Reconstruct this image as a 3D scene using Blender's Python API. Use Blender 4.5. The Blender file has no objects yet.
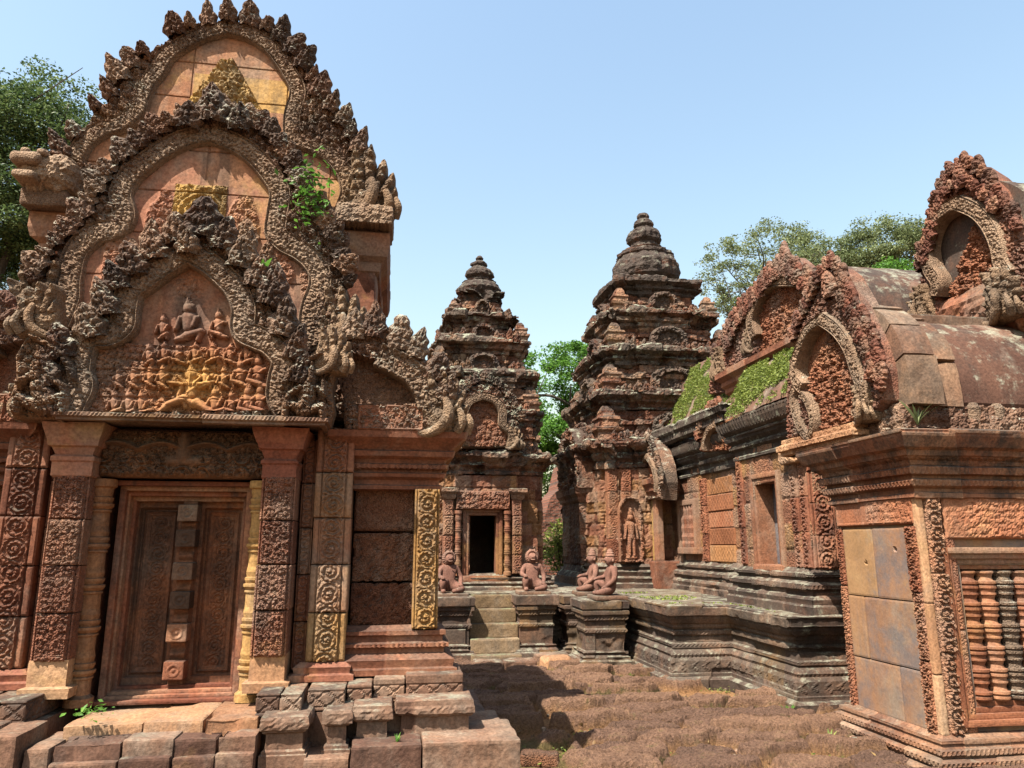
import bpy, math, random
import numpy as np

# ------------------------------------------------------------------ camera, sky, sun, exposure
S = bpy.context.scene
COL = S.collection
EYE = np.array([0.0, 0.0, 1.65]); FPX = 740.0
YAW = math.radians(9.0); PIT = math.radians(12.3)
_F = np.array([math.sin(YAW)*math.cos(PIT), math.cos(YAW)*math.cos(PIT), math.sin(PIT)])
_R = np.array([math.cos(YAW), -math.sin(YAW), 0.0])
_U = np.cross(_R, _F)
cam_d = bpy.data.cameras.new('camera'); cam = bpy.data.objects.new('camera', cam_d); COL.objects.link(cam)
cam.location = EYE
cam.rotation_euler = (math.pi/2 + PIT, 0, -YAW)
cam_d.sensor_width = 36.0; cam_d.lens = 36.0*FPX/1024.0
cam_d.clip_start = 0.05; cam_d.clip_end = 3000
S.camera = cam

SUN_EL = math.radians(59); SUN_AZ = math.radians(40)      # azimuth from south (-X) towards east (-Y)
sdir = np.array([-math.cos(SUN_EL)*math.cos(SUN_AZ), -math.cos(SUN_EL)*math.sin(SUN_AZ), math.sin(SUN_EL)])
from mathutils import Vector
sun_d = bpy.data.lights.new('sun', 'SUN'); sun = bpy.data.objects.new('sun', sun_d); COL.objects.link(sun)
sun.rotation_euler = Vector(sdir).to_track_quat('Z', 'Y').to_euler()
sun_d.energy = 5.0; sun_d.angle = math.radians(0.5); sun_d.color = (1.0, 0.93, 0.82)
W = bpy.data.worlds.new('World'); S.world = W; W.use_nodes = True
_wn = W.node_tree.nodes; _wl = W.node_tree.links
_bg = _wn['Background']
_sky = _wn.new('ShaderNodeTexSky'); _sky.sky_type = 'NISHITA'; _sky.sun_disc = False
_sky.sun_elevation = SUN_EL
_sky.sun_rotation = math.atan2(sdir[0], sdir[1])
_sky.air_density = 2.0; _sky.dust_density = 2.6; _sky.ozone_density = 1.6
_wl.new(_sky.outputs[0], _bg.inputs[0]); _bg.inputs[1].default_value = 0.08
S.view_settings.view_transform = 'Standard'; S.view_settings.look = 'None'
S.view_settings.exposure = 1.68; S.view_settings.gamma = 1.0
S.render.engine = 'CYCLES'
S.cycles.max_bounces = 6; S.cycles.diffuse_bounces = 2; S.cycles.transparent_max_bounces = 6
S.cycles.use_denoising = True
try: S.cycles.denoiser = 'OPENIMAGEDENOISE'
except Exception: pass

# ------------------------------------------------------------------ pixel rays (used only to measure positions on planes of known depth)
def ray(x, y): return _F*FPX + _R*(x-512.0) + _U*(384.0-y)
def PY(x, y, Y): v = ray(x, y); return EYE + v*(Y/v[1])
def PXp(x, y, X): v = ray(x, y); return EYE + v*(X/v[0])
def PZ(x, y, Z): v = ray(x, y); return EYE + v*((Z-EYE[2])/v[2])

# ------------------------------------------------------------------ noise
def _hash(ix, iy, iz, seed):
    with np.errstate(over='ignore'):
        h = (ix.astype(np.uint32)*np.uint32(374761393) + iy.astype(np.uint32)*np.uint32(668265263)
             + iz.astype(np.uint32)*np.uint32(2246822519) + np.uint32((seed*3266489917) & 0xffffffff))
        h = (h ^ (h >> np.uint32(13)))*np.uint32(1274126177)
        h = (h ^ (h >> np.uint32(16)))*np.uint32(2246822519)
        h = h ^ (h >> np.uint32(15))
    return h.astype(np.float64)/4294967296.0
def hsh(a, b=0, c=0, seed=0):
    a = np.asarray(a, float); a, b, c = np.broadcast_arrays(a, np.asarray(b, float), np.asarray(c, float))
    return _hash(np.floor(a).astype(np.int64), np.floor(b).astype(np.int64), np.floor(c).astype(np.int64), seed)
def vnoise(P, f, seed=0):
    P = np.asarray(P)*f + 1000.0
    i = np.floor(P).astype(np.int64); t = P - i; t = t*t*(3-2*t)
    r = 0
    for dx in (0, 1):
        wx = t[..., 0] if dx else 1-t[..., 0]
        for dy in (0, 1):
            wy = t[..., 1] if dy else 1-t[..., 1]
            for dz in (0, 1):
                wz = t[..., 2] if dz else 1-t[..., 2]
                r = r + wx*wy*wz*_hash(i[..., 0]+dx, i[..., 1]+dy, i[..., 2]+dz, seed)
    return r
def fbm(P, f, o=4, seed=0, g=.5):
    a = 1.0; s = 0; n = 0
    for k in range(o):
        s = s + a*vnoise(P, f*2.03**k, seed+k*17); n += a; a *= g
    return s/n - .5
def v2(u, v, f, seed=0): return vnoise(np.stack([u, v, np.zeros_like(u)+seed*3.7], -1), f, seed)
def wor2(u, v, f, seed=0):
    u = np.asarray(u, float)*f + 500; v = np.asarray(v, float)*f + 500
    iu = np.floor(u).astype(np.int64); iv = np.floor(v).astype(np.int64)
    f1 = np.full(u.shape, 9.0); f2 = f1.copy(); idd = np.zeros(u.shape)
    for a in (-1, 0, 1):
        for b in (-1, 0, 1):
            x = iu+a; y = iv+b; z = np.zeros_like(x)
            px = x + .12+.76*_hash(x, y, z, seed); py = y + .12+.76*_hash(x, y, z+1, seed)
            d = np.hypot(u-px, v-py)
            f2 = np.where(d < f1, f1, np.minimum(f2, d)); idd = np.where(d < f1, _hash(x, y, z+2, seed), idd); f1 = np.minimum(f1, d)
    return f1, f2, idd
def sst(a, b, x):
    t = np.clip((x-a)/(b-a), 0, 1); return t*t*(3-2*t)

# carved patterns, 0..1
def wor2v(u, v, f, seed=0):
    u = np.asarray(u, float)*f + 500; v = np.asarray(v, float)*f + 500
    iu = np.floor(u).astype(np.int64); iv = np.floor(v).astype(np.int64)
    f1 = np.full(u.shape, 9.0); idd = np.zeros(u.shape); DX = np.zeros(u.shape); DY = np.zeros(u.shape)
    for a in (-1, 0, 1):
        for b in (-1, 0, 1):
            x = iu+a; y = iv+b; z = np.zeros_like(x)
            px = x + .15+.7*_hash(x, y, z, seed); py = y + .15+.7*_hash(x, y, z+1, seed)
            d = np.hypot(u-px, v-py); m = d < f1
            idd = np.where(m, _hash(x, y, z+2, seed), idd); DX = np.where(m, u-px, DX); DY = np.where(m, v-py, DY); f1 = np.where(m, d, f1)
    return f1, DX, DY, idd
def foliage(u, v, f=26.0, seed=0):
    """crowded carved leaves and curls, each cell one lobed leaf with a scrolled rib"""
    w = .22/f
    a = u + w*(v2(u, v, f*.7, seed)-.5)*2; b = v + w*(v2(u, v, f*.7, seed+5)-.5)*2
    fc = f*.72
    r, dx, dy, idd = wor2v(a, b, fc, seed); th = np.arctan2(dy, dx)+idd*6.28; hand = np.where(idd*7 % 1 > .5, 1., -1.)
    rl = .60+.13*np.cos(5*th); body = np.clip(1-(r/rl)**2, 0, 1)**.6
    curl = .5+.5*np.cos(2*np.pi*(r*2.9-hand*th/(2*np.pi)))
    h = body*(.42+.30*idd+.34*curl)
    g1, g2, i2 = wor2(a, b, f*2.6, seed+1)
    return np.clip(h+.20*np.clip(1-(g1/.7)**2, 0, 1)*(1-.5*body), 0, 1.1)
def scroll(u, v, per, seed=0, turns=2.0):
    k = np.floor(v/per); dv = (v/per-k-.5)*per; hand = np.where(np.mod(k, 2) > .5, 1., -1.)
    r = np.hypot(u, dv)/(per*.5); th = np.arctan2(dv, u*hand)
    rid = (.5+.5*np.cos(2*np.pi*(r*turns - th/(2*np.pi))))**1.3
    core = np.clip(1-(r/.22)**2, 0, 1)
    m = 1-sst(.92, 1.05, r)
    leaf = .72+.28*np.cos(th*9+r*14)
    return np.clip(m*np.maximum(rid*leaf*.95, core), 0, 1) + (1-m)*foliage(u, v, 3.2/per, seed)*.75
def rings(u, v, per, seed=0):
    k = np.floor(v/per); dv = (v/per-k-.5)*per
    r = np.hypot(u, dv)/(per*.5); th = np.arctan2(dv, u)
    ring = np.exp(-((r-.78)/.16)**2); ros = np.clip(1-(r/.5)**2, 0, 1)*(.7+.3*np.cos(th*8)); core = np.clip(1-(r/.2)**2, 0, 1)
    return np.clip(np.maximum(np.maximum(ring, ros*.8), core), 0, 1)*(1-sst(1.0, 1.1, r)) + sst(1.0, 1.1, r)*foliage(u, v, 3.4/per, seed)*.8
def capsules(u, v, L):
    h = np.zeros_like(u)
    for (x0, y0, x1, y1, r0, r1, hh) in L:
        dx, dy = x1-x0, y1-y0; l2 = dx*dx+dy*dy+1e-9
        t = np.clip(((u-x0)*dx+(v-y0)*dy)/l2, 0, 1); d = np.hypot(u-x0-t*dx, v-y0-t*dy)/(r0+(r1-r0)*t)
        h = np.maximum(h, hh*np.sqrt(np.clip(1-d*d, 0, 1)))
    return h

# ------------------------------------------------------------------ mesh collector
class G:
    def __init__(s): s.V = []; s.C = []; s.F = []; s.P = []; s.n = 0
    def add(s, V, F, col=(.5, 0, 0, 0)):
        V = np.asarray(V, float).reshape(-1, 3); C = np.broadcast_to(np.asarray(col, float), (len(V), 4))
        s.V.append(V); s.C.append(C)
        F = np.asarray(F, np.int64)
        if len(F): s.F.append(F + s.n)
        b = s.n; s.n += len(V); return b
    def poly(s, idx): s.P.append([int(i) for i in idx])
    def grid(s, A, col=(.5, 0, 0, 0), closed=False, mask=None):
        nr, nc = A.shape[:2]
        I = np.arange(nr*nc).reshape(nr, nc)
        J = np.concatenate([I, I[:, :1]], 1) if closed else I
        q = np.stack([J[:-1, :-1], J[:-1, 1:], J[1:, 1:], J[1:, :-1]], -1)
        if mask is not None: q = q[mask]
        C = np.asarray(col, float)
        if C.ndim == 3: C = C.reshape(-1, 4)
        return s.add(A.reshape(-1, 3), q.reshape(-1, 4), C)
    def build(s, name, mat, parent=None, smooth=False):
        me = bpy.data.meshes.new(name)
        V = np.concatenate(s.V) if s.V else np.zeros((0, 3)); C = np.concatenate(s.C) if s.C else np.zeros((0, 4))
        Fq = [f for f in s.F if f.shape[1] == 4]; Ft = [f for f in s.F if f.shape[1] == 3]
        li = []; tot = []
        if Fq: q = np.concatenate(Fq); li.append(q.ravel()); tot.append(np.full(len(q), 4))
        if Ft: t = np.concatenate(Ft); li.append(t.ravel()); tot.append(np.full(len(t), 3))
        for p in s.P: li.append(np.array(p)); tot.append(np.array([len(p)]))
        li = np.concatenate(li).astype(np.int32); tot = np.concatenate(tot).astype(np.int32)
        me.vertices.add(len(V)); me.vertices.foreach_set('co', V.astype(np.float32).ravel())
        me.loops.add(len(li)); me.loops.foreach_set('vertex_index', li)
        me.polygons.add(len(tot))
        st = np.concatenate([[0], np.cumsum(tot)[:-1]]).astype(np.int32)
        me.polygons.foreach_set('loop_start', st); me.polygons.foreach_set('loop_total', tot)
        at = me.attributes.new('cd', 'FLOAT_COLOR', 'POINT'); at.data.foreach_set('color', C.astype(np.float32).ravel())
        me.update(calc_edges=True); me.validate()
        me.polygons.foreach_set('use_smooth', np.full(len(me.polygons), bool(smooth)))
        if mat is not None: me.materials.append(mat)
        o = bpy.data.objects.new(name, me); COL.objects.link(o)
        if parent is not None: o.parent = parent
        return o

def tag(o, label=None, cat=None, group=None, kind=None):
    if label: o['label'] = label
    if cat: o['category'] = cat
    if group: o['group'] = group
    if kind: o['kind'] = kind
    return o
def thing(name, label, cat, group=None):
    o = bpy.data.objects.new(name, None); COL.objects.link(o); o.empty_display_size = .1
    return tag(o, label, cat, group)

# ------------------------------------------------------------------ solids
def block(g, lo, hi, res=.03, r=.012, amp=.006, seed=0, col=None, rz=0.0, tilt=0.0, surf=None, f=9.0):
    """an eroded stone block with rounded edges"""
    lo = np.array(lo, float); hi = np.array(hi, float); c = (lo+hi)/2; h = (hi-lo)/2
    r = min(r, h.min()*.9)
    if col is None: col = (float(hsh(c[0]*91, c[1]*77, c[2]*83, seed)), 0, 0, 0)
    for ax in range(3):
        u, v = [(1, 2), (2, 0), (0, 1)][ax]
        nu = max(2, int(2*h[u]/res)); nv = max(2, int(2*h[v]/res))
        a = np.linspace(-h[u], h[u], nu+1); b = np.linspace(-h[v], h[v], nv+1)
        for sg in (-1, 1):
            A = np.zeros((nu+1, nv+1, 3)); A[..., u] = a[:, None]; A[..., v] = b[None]; A[..., ax] = sg*h[ax]
            q = np.clip(A, -(h-r), h-r); d = A-q; d /= np.maximum(np.linalg.norm(d, axis=-1, keepdims=True), 1e-9)
            X = q + d*r
            n = fbm(X+c, f, 4, seed)*2 + .6*np.minimum(fbm(X+c, f*.35, 2, seed+9), 0)*2
            X = X + d*(amp*n)[..., None]
            if surf is not None: X = X + d*surf(X+c)[..., None]
            if tilt: X = np.stack([X[..., 0]*math.cos(tilt)+X[..., 2]*math.sin(tilt), X[..., 1], -X[..., 0]*math.sin(tilt)+X[..., 2]*math.cos(tilt)], -1)
            if rz: X = np.stack([X[..., 0]*math.cos(rz)-X[..., 1]*math.sin(rz), X[..., 0]*math.sin(rz)+X[..., 1]*math.cos(rz), X[..., 2]], -1)
            g.grid(X+c, col)

def rect(x0, x1, y0, y1): return [(x0, y0), (x1, y0), (x1, y1), (x0, y1)]
def mould(g, plan, prof, step=.03, dz=.03, amp=.006, nf=7.0, blk=(.5, .25), boff=.008, joint=0.0, carve=None, seed=0,
          ochre=0.0, lich=0.0, cap=True, bottom=False, chip=0.0, keep=None):
    """sweep a profile of (offset, z) round a counter-clockwise plan, as weathered coursed stone"""
    p = np.array(plan, float); n = len(p)
    e = np.roll(p, -1, 0)-p; L = np.linalg.norm(e, axis=1); d = e/L[:, None]; nr = np.stack([d[:, 1], -d[:, 0]], 1)
    pn = np.roll(nr, 1, 0); m = pn+nr; m = m/np.maximum((1+(pn*nr).sum(1)), .3)[:, None]
    A = []; D = []; N = []; s = []; acc = 0
    for i in range(n):
        k = max(1, int(round(L[i]/step))); t = np.arange(k)/k; j = (i+1) % n
        A.append(p[i]+e[i]*t[:, None]); D.append(m[i]*(1-t)[:, None]+m[j]*t[:, None])
        nn = np.repeat(nr[i][None], k, 0); nn[0] = m[i]/np.linalg.norm(m[i])*1.2
        N.append(nn); s.append(acc+L[i]*t); acc += L[i]
    A = np.concatenate(A); D = np.concatenate(D); N = np.concatenate(N); s = np.concatenate(s)
    q = np.array(prof, float); rows = []
    for i in range(len(q)-1):
        l = np.linalg.norm(q[i+1]-q[i]); k = max(1, int(round(l/dz))); t = np.arange(k)/k
        rows.append(q[i]+(q[i+1]-q[i])*t[:, None])
    rows.append(q[-1:]); rows = np.concatenate(rows)
    tg = np.gradient(rows, axis=0); tg /= np.maximum(np.linalg.norm(tg, axis=1, keepdims=True), 1e-9)
    off = rows[:, 0]; z = rows[:, 1]; rl = np.concatenate([[0], np.cumsum(np.linalg.norm(np.diff(rows, axis=0), axis=1))])
    X = np.zeros((len(rows), len(s), 3))
    X[..., :2] = A[None]+off[:, None, None]*D[None]; X[..., 2] = z[:, None]
    c = np.floor((z-q[0, 1])/blk[1]+.001); hb = hsh(c, 3, 0, seed)
    bi = s[None]/(blk[0]*(.8+.4*hb[:, None])) + hb[:, None]*7; bid = np.floor(bi)
    br = hsh(bid, c[:, None]+np.zeros_like(bid), 1, seed)
    dd = boff*(br-.5)*2 + amp*2*fbm(X, nf, 4, seed)
    if chip: dd -= chip*sst(.08, .3, fbm(X, 3.1, 3, seed+31))
    if joint:
        fr = bi-bid; w = joint/blk[0]
        dd -= joint*1.3*np.where((fr < w) | (fr > 1-w), 1, 0)
        fz = (z-q[0, 1])/blk[1]-c; dd -= joint*1.0*np.where(fz < 1.2*joint/blk[1], 1, 0)[:, None]
    if carve is not None: dd = dd + carve(s[None]+np.zeros_like(dd), z[:, None]+np.zeros_like(dd), rl[:, None]+np.zeros_like(dd), off[:, None]+np.zeros_like(dd))
    X[..., :2] += N[None]*(dd*np.maximum(tg[:, 1], .25*(tg[:, 1] >= -.3))[:, None])[..., None]
    X[..., 2] += dd*(-tg[:, 0])[:, None]
    C = np.zeros(X.shape[:2]+(4,)); C[..., 0] = br
    C[..., 1] = ochre*sst(.55, .8, hsh(bid, c[:, None]+np.zeros_like(bid), 5, seed)) if ochre >= 0 else -ochre
    C[..., 2] = lich
    mask = None
    if keep is not None: mask = keep(A[None, :, 0]+0*z[:-1, None], A[None, :, 1]+0*z[:-1, None], (z[:-1, None]+z[1:, None])/2+0*s[None])
    b = g.grid(X, C, closed=True, mask=mask); k = len(s)
    if cap: g.poly([b+(len(rows)-1)*k+i for i in range(k)])
    if bottom: g.poly([b+i for i in range(k)][::-1])

def lathe(g, c, prof, n=20, step=.02, col=(.5, 0, 0, 0), amp=0.0, sq=0.0, seed=0, flut=None):
    q = np.array(prof, float); rows = []
    for i in range(len(q)-1):
        k = max(1, int(round(np.linalg.norm(q[i+1]-q[i])/step))); rows.append(q[i]+(q[i+1]-q[i])*(np.arange(k)/k)[:, None])
    rows.append(q[-1:]); rows = np.concatenate(rows)
    th = np.arange(n)/n*2*np.pi
    rr = np.ones(n)
    if sq: rr = 1+sq*(np.cos(4*th)*-.5)
    X = np.zeros((len(rows), n, 3)); r = rows[:, :1]*rr[None]
    if flut: r = r*(1+flut[1]*np.cos(th*flut[0])[None])
    X[..., 0] = r*np.cos(th)[None]; X[..., 1] = r*np.sin(th)[None]; X[..., 2] = rows[:, 1:]
    if amp:
        dd = 2*amp*fbm(X+np.array(c), 8, 4, seed)
        nn = X.copy(); nn[..., 2] = 0; nn /= np.maximum(np.linalg.norm(nn, axis=-1, keepdims=True), 1e-6); X += nn*dd[..., None]
    b = g.grid(X+np.array(c), col, closed=True); k = len(rows)
    g.poly([b+(k-1)*n+i for i in range(n)])

class Fr:
    """a facade plane: origin, u (right as one faces it), v (up), n (towards the viewer)"""
    def __init__(s, axis, val):
        s.axis = axis; s.val = val
        if axis == 'Y': s.eu = np.array([1., 0, 0]); s.n = np.array([0, -1., 0]); s.o = np.array([0, val, 0.])
        else: s.eu = np.array([0, -1., 0]); s.n = np.array([-1., 0, 0]); s.o = np.array([val, 0, 0.])
        s.ev = np.array([0, 0, 1.])
    def px(s, L):
        out = []
        for (x, y) in L:
            w = PY(x, y, s.val) if s.axis == 'Y' else PXp(x, y, s.val)
            out.append((w@s.eu, w[2]))
        return np.array(out)
    def at(s, u, v, h): return s.o + np.asarray(u)[..., None]*s.eu + np.asarray(v)[..., None]*s.ev + np.asarray(h)[..., None]*s.n
    def off(s, d):
        t = Fr(s.axis, s.val-d); return t

def smooth_path(pts, ds=.012, closed=False):
    p = np.array(pts, float); n = len(p); out = []
    for i in range(n-1):
        a = p[max(i-1, 0)]; b = p[i]; c = p[i+1]; d = p[min(i+2, n-1)]
        k = max(2, int(np.linalg.norm(c-b)/ds)); t = (np.arange(k)/k)[:, None]
        out.append(.5*((2*b)+(c-a)*t+(2*a-5*b+4*c-d)*t*t+(3*b-a-3*c+d)*t**3))
    out.append(p[-1:]); return np.concatenate(out)

def inpoly(u, v, poly):
    p = np.array(poly); r = np.zeros(u.shape, bool); j = len(p)-1
    for i in range(len(p)):
        c = ((p[i, 1] > v) != (p[j, 1] > v)) & (u < (p[j, 0]-p[i, 0])*(v-p[i, 1])/(p[j, 1]-p[i, 1]+1e-12)+p[i, 0])
        r ^= c; j = i
    return r
def polydist(u, v, poly):
    p = np.array(poly); best = np.full(u.shape, 9.); bx = u.copy(); by = v.copy()
    for i in range(len(p)):
        a = p[i]; d = p[(i+1) % len(p)]-a; l = (d**2).sum()+1e-12
        t = np.clip(((u-a[0])*d[0]+(v-a[1])*d[1])/l, 0, 1); x = a[0]+t*d[0]; y = a[1]+t*d[1]; D = np.hypot(u-x, v-y)
        m = D < best; best = np.where(m, D, best); bx = np.where(m, x, bx); by = np.where(m, y, by)
    return best, bx, by
def relief(g, fr, poly, hf, res=.012, thick=.15, col=(.5, 0, 0, 0), colf=None, back=True):
    """a carved slab with the outline poly (u, v) standing on plane fr: hf(u, v, d) metres out of the plane"""
    poly = np.array(poly); lo = poly.min(0)-res; hi = poly.max(0)+res
    nu = int((hi[0]-lo[0])/res)+2; nv = int((hi[1]-lo[1])/res)+2
    U, V = np.meshgrid(lo[0]+np.arange(nu)*res, lo[1]+np.arange(nv)*res, indexing='ij')
    cin = inpoly(U[:-1, :-1]+res/2, V[:-1, :-1]+res/2, poly)
    used = np.zeros(U.shape, bool); cnt = np.zeros(U.shape, int)
    for a in (0, 1):
        for b in (0, 1): cnt[a:nu-1+a, b:nv-1+b] += cin
    used = cnt > 0; bnd = used & (cnt < 4)
    dist, bx, by = polydist(U[used], V[used], poly)
    Dm = np.zeros(U.shape); Dm[used] = dist
    bu = bnd[used] & (dist < res*.95)
    Uu = U[used].copy(); Vv = V[used].copy(); Uu[bu] = bx[bu]; Vv[bu] = by[bu]; U[used] = Uu; V[used] = Vv
    H = np.zeros(U.shape); H[used] = hf(U[used], V[used], np.where(bu, 0, dist))
    idx = -np.ones(U.shape, int); idx[used] = np.arange(used.sum())
    X = fr.at(U[used], V[used], H[used])
    q = np.stack([idx[:-1, :-1], idx[1:, :-1], idx[1:, 1:], idx[:-1, 1:]], -1)[cin]
    C = col if colf is None else colf(U[used], V[used])
    b = g.add(X, q, C)
    if thick:
        # skirts
        ed = {}
        E = np.concatenate([q[:, [0, 1]], q[:, [1, 2]], q[:, [2, 3]], q[:, [3, 0]]])
        key = np.sort(E, 1); kk = key[:, 0].astype(np.int64)*10000000+key[:, 1]
        un, first, c = np.unique(kk, return_index=True, return_counts=True)
        be = E[first[c == 1]]
        Xb = fr.at(U[used], V[used], np.full(used.sum(), -thick))
        vi = np.unique(be); mp = -np.ones(len(X), int); mp[vi] = np.arange(len(vi))
        Cb = col if colf is None else np.asarray(C)[vi]
        b2 = g.add(np.concatenate([X[vi], Xb[vi]]), np.stack([mp[be[:, 1]], mp[be[:, 0]], mp[be[:, 0]]+len(vi), mp[be[:, 1]]+len(vi)], -1),
                   np.concatenate([np.broadcast_to(Cb, (len(vi), 4))]*2))

def band(g, fr, pts, w0, w1, base, hf, nt=15, ds=.012, col=(.5, 0, 0, 0), depth=.12, ends=True):
    """a carved strip swept along a curve in plane fr; hf(t, s) out of the plane"""
    c = smooth_path(pts, ds); d = np.gradient(c, axis=0); d /= np.maximum(np.linalg.norm(d, axis=1, keepdims=True), 1e-9)
    for _ in range(3): d[1:-1] = (d[:-2]+d[1:-1]*2+d[2:])/4
    d /= np.maximum(np.linalg.norm(d, axis=1, keepdims=True), 1e-9)
    nrm = np.stack([-d[:, 1], d[:, 0]], 1); s = np.concatenate([[0], np.cumsum(np.linalg.norm(np.diff(c, axis=0), axis=1))])
    t = np.linspace(-1, 1, nt); f = s/s[-1]; w = w0+(w1-w0)*f
    T, Sx = np.meshgrid(t, s); H = hf(T, Sx, w[:, None]*T)
    T2 = np.concatenate([[-1], t, [1]]); Wd = np.concatenate([np.full((len(s), 1), -depth), H, np.full((len(s), 1), -depth)], 1)
    Uv = c[:, None, :]+nrm[:, None, :]*(T2[None, :, None]*w[:, None, None])
    X = fr.at(Uv[..., 0], Uv[..., 1], base+Wd)
    b = g.grid(X, col); k = len(T2)
    if ends:
        g.poly([b+i for i in range(k)]); g.poly([b+(len(s)-1)*k+i for i in range(k)])
    return c, nrm, s

def flame(g, fr, u, v, ang, L, Wd, T, seed=0, base=0.0, col=(.5, 0, 0, 0), n=22, m=17, f=34., tip=.35):
    """one carved flame leaf standing on a pediment's edge, ang from vertical"""
    rr = np.random.RandomState(seed % 100000)
    s = np.linspace(0, 1, n); t = np.linspace(-1, 1, m); Sg, Tg = np.meshgrid(s, t, indexing='ij')
    pw = rr.uniform(1.5, 3.2); brk = rr.uniform(.78, 1.0) if rr.rand() < .3 else 1.0
    wd = Wd*np.clip(1-(s*brk)**pw, 0, 1)**.75*(.82+.35*np.sin(np.pi*s**.8)); wd = np.maximum(wd, Wd*.05)
    sk = rr.uniform(-.12, .12)
    a = Tg*wd[:, None]+sk*L*Sg**2; b = Sg*L*brk
    dome = np.clip(1-Tg**2, 0, 1)**.5*np.clip(1-Sg**6, 0, 1)**.5
    lump = foliage(a+seed*.37, b, f, seed % 1000)
    nl = rr.uniform(2.2, 3.6)
    leaf = .5+.5*np.cos(2*np.pi*(Sg*nl-np.abs(Tg)*.9))
    H = T*dome*(.42+.50*lump+.26*leaf*(np.abs(Tg) > .25)+.2*np.exp(-(Tg/.16)**2)) + tip*T*Sg**2
    rag = 1+(.22*(v2(s*0+seed, s*L, f*.55, seed % 991)-.5)+.12*np.cos(2*np.pi*(s*nl-.9)))[:, None]*np.abs(Tg)**2
    a = a*rag
    ca, sa = math.cos(ang), math.sin(ang)
    U = u + a*ca + b*sa; Vv = v - a*sa + b*ca
    X = fr.at(U, Vv, base+H); g.grid(X, col)
    Xb = fr.at(U, Vv, base-T*.7*dome+tip*T*Sg**2); g.grid(Xb[:, ::-1], col)

def tube(g, pts, rad, n=9, col=(.5, 0, 0, 0), amp=0, seed=0, sub=4):
    """tapering tube through 3D points"""
    p = np.array(pts, float)
    k = len(p); P3 = []; Rr = []
    rad = np.array(rad, float)
    for i in range(k-1):
        a = p[max(i-1, 0)]; b = p[i]; c = p[i+1]; d = p[min(i+2, k-1)]
        for q in range(sub):
            t = q/sub; P3.append(.5*((2*b)+(c-a)*t+(2*a-5*b+4*c-d)*t*t+(3*b-a-3*c+d)*t**3)); Rr.append(rad[i]*(1-t)+rad[i+1]*t)
    P3.append(p[-1]); Rr.append(rad[-1]); P3 = np.array(P3); Rr = np.array(Rr)
    T = np.gradient(P3, axis=0); T /= np.maximum(np.linalg.norm(T, axis=1, keepdims=True), 1e-9)
    up = np.array([.13, .22, .97]) if abs(T[0][2]) < .9 else np.array([1., .1, 0])
    X = []
    for i in range(len(P3)):
        a = np.cross(T[i], up); a /= max(np.linalg.norm(a), 1e-6); b = np.cross(a, T[i]); up = b
        th = np.arange(n)/n*2*np.pi
        X.append(P3[i]+Rr[i]*(np.cos(th)[:, None]*a+np.sin(th)[:, None]*b))
    X = np.array(X)
    if amp:
        X += (X-P3[:, None])*(amp*2*fbm(X, 10, 3, seed))[..., None]*10
    bb = g.grid(X, col, closed=True); g.poly([bb+i for i in range(n)][::-1]); g.poly([bb+(len(P3)-1)*n+i for i in range(n)])

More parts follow.
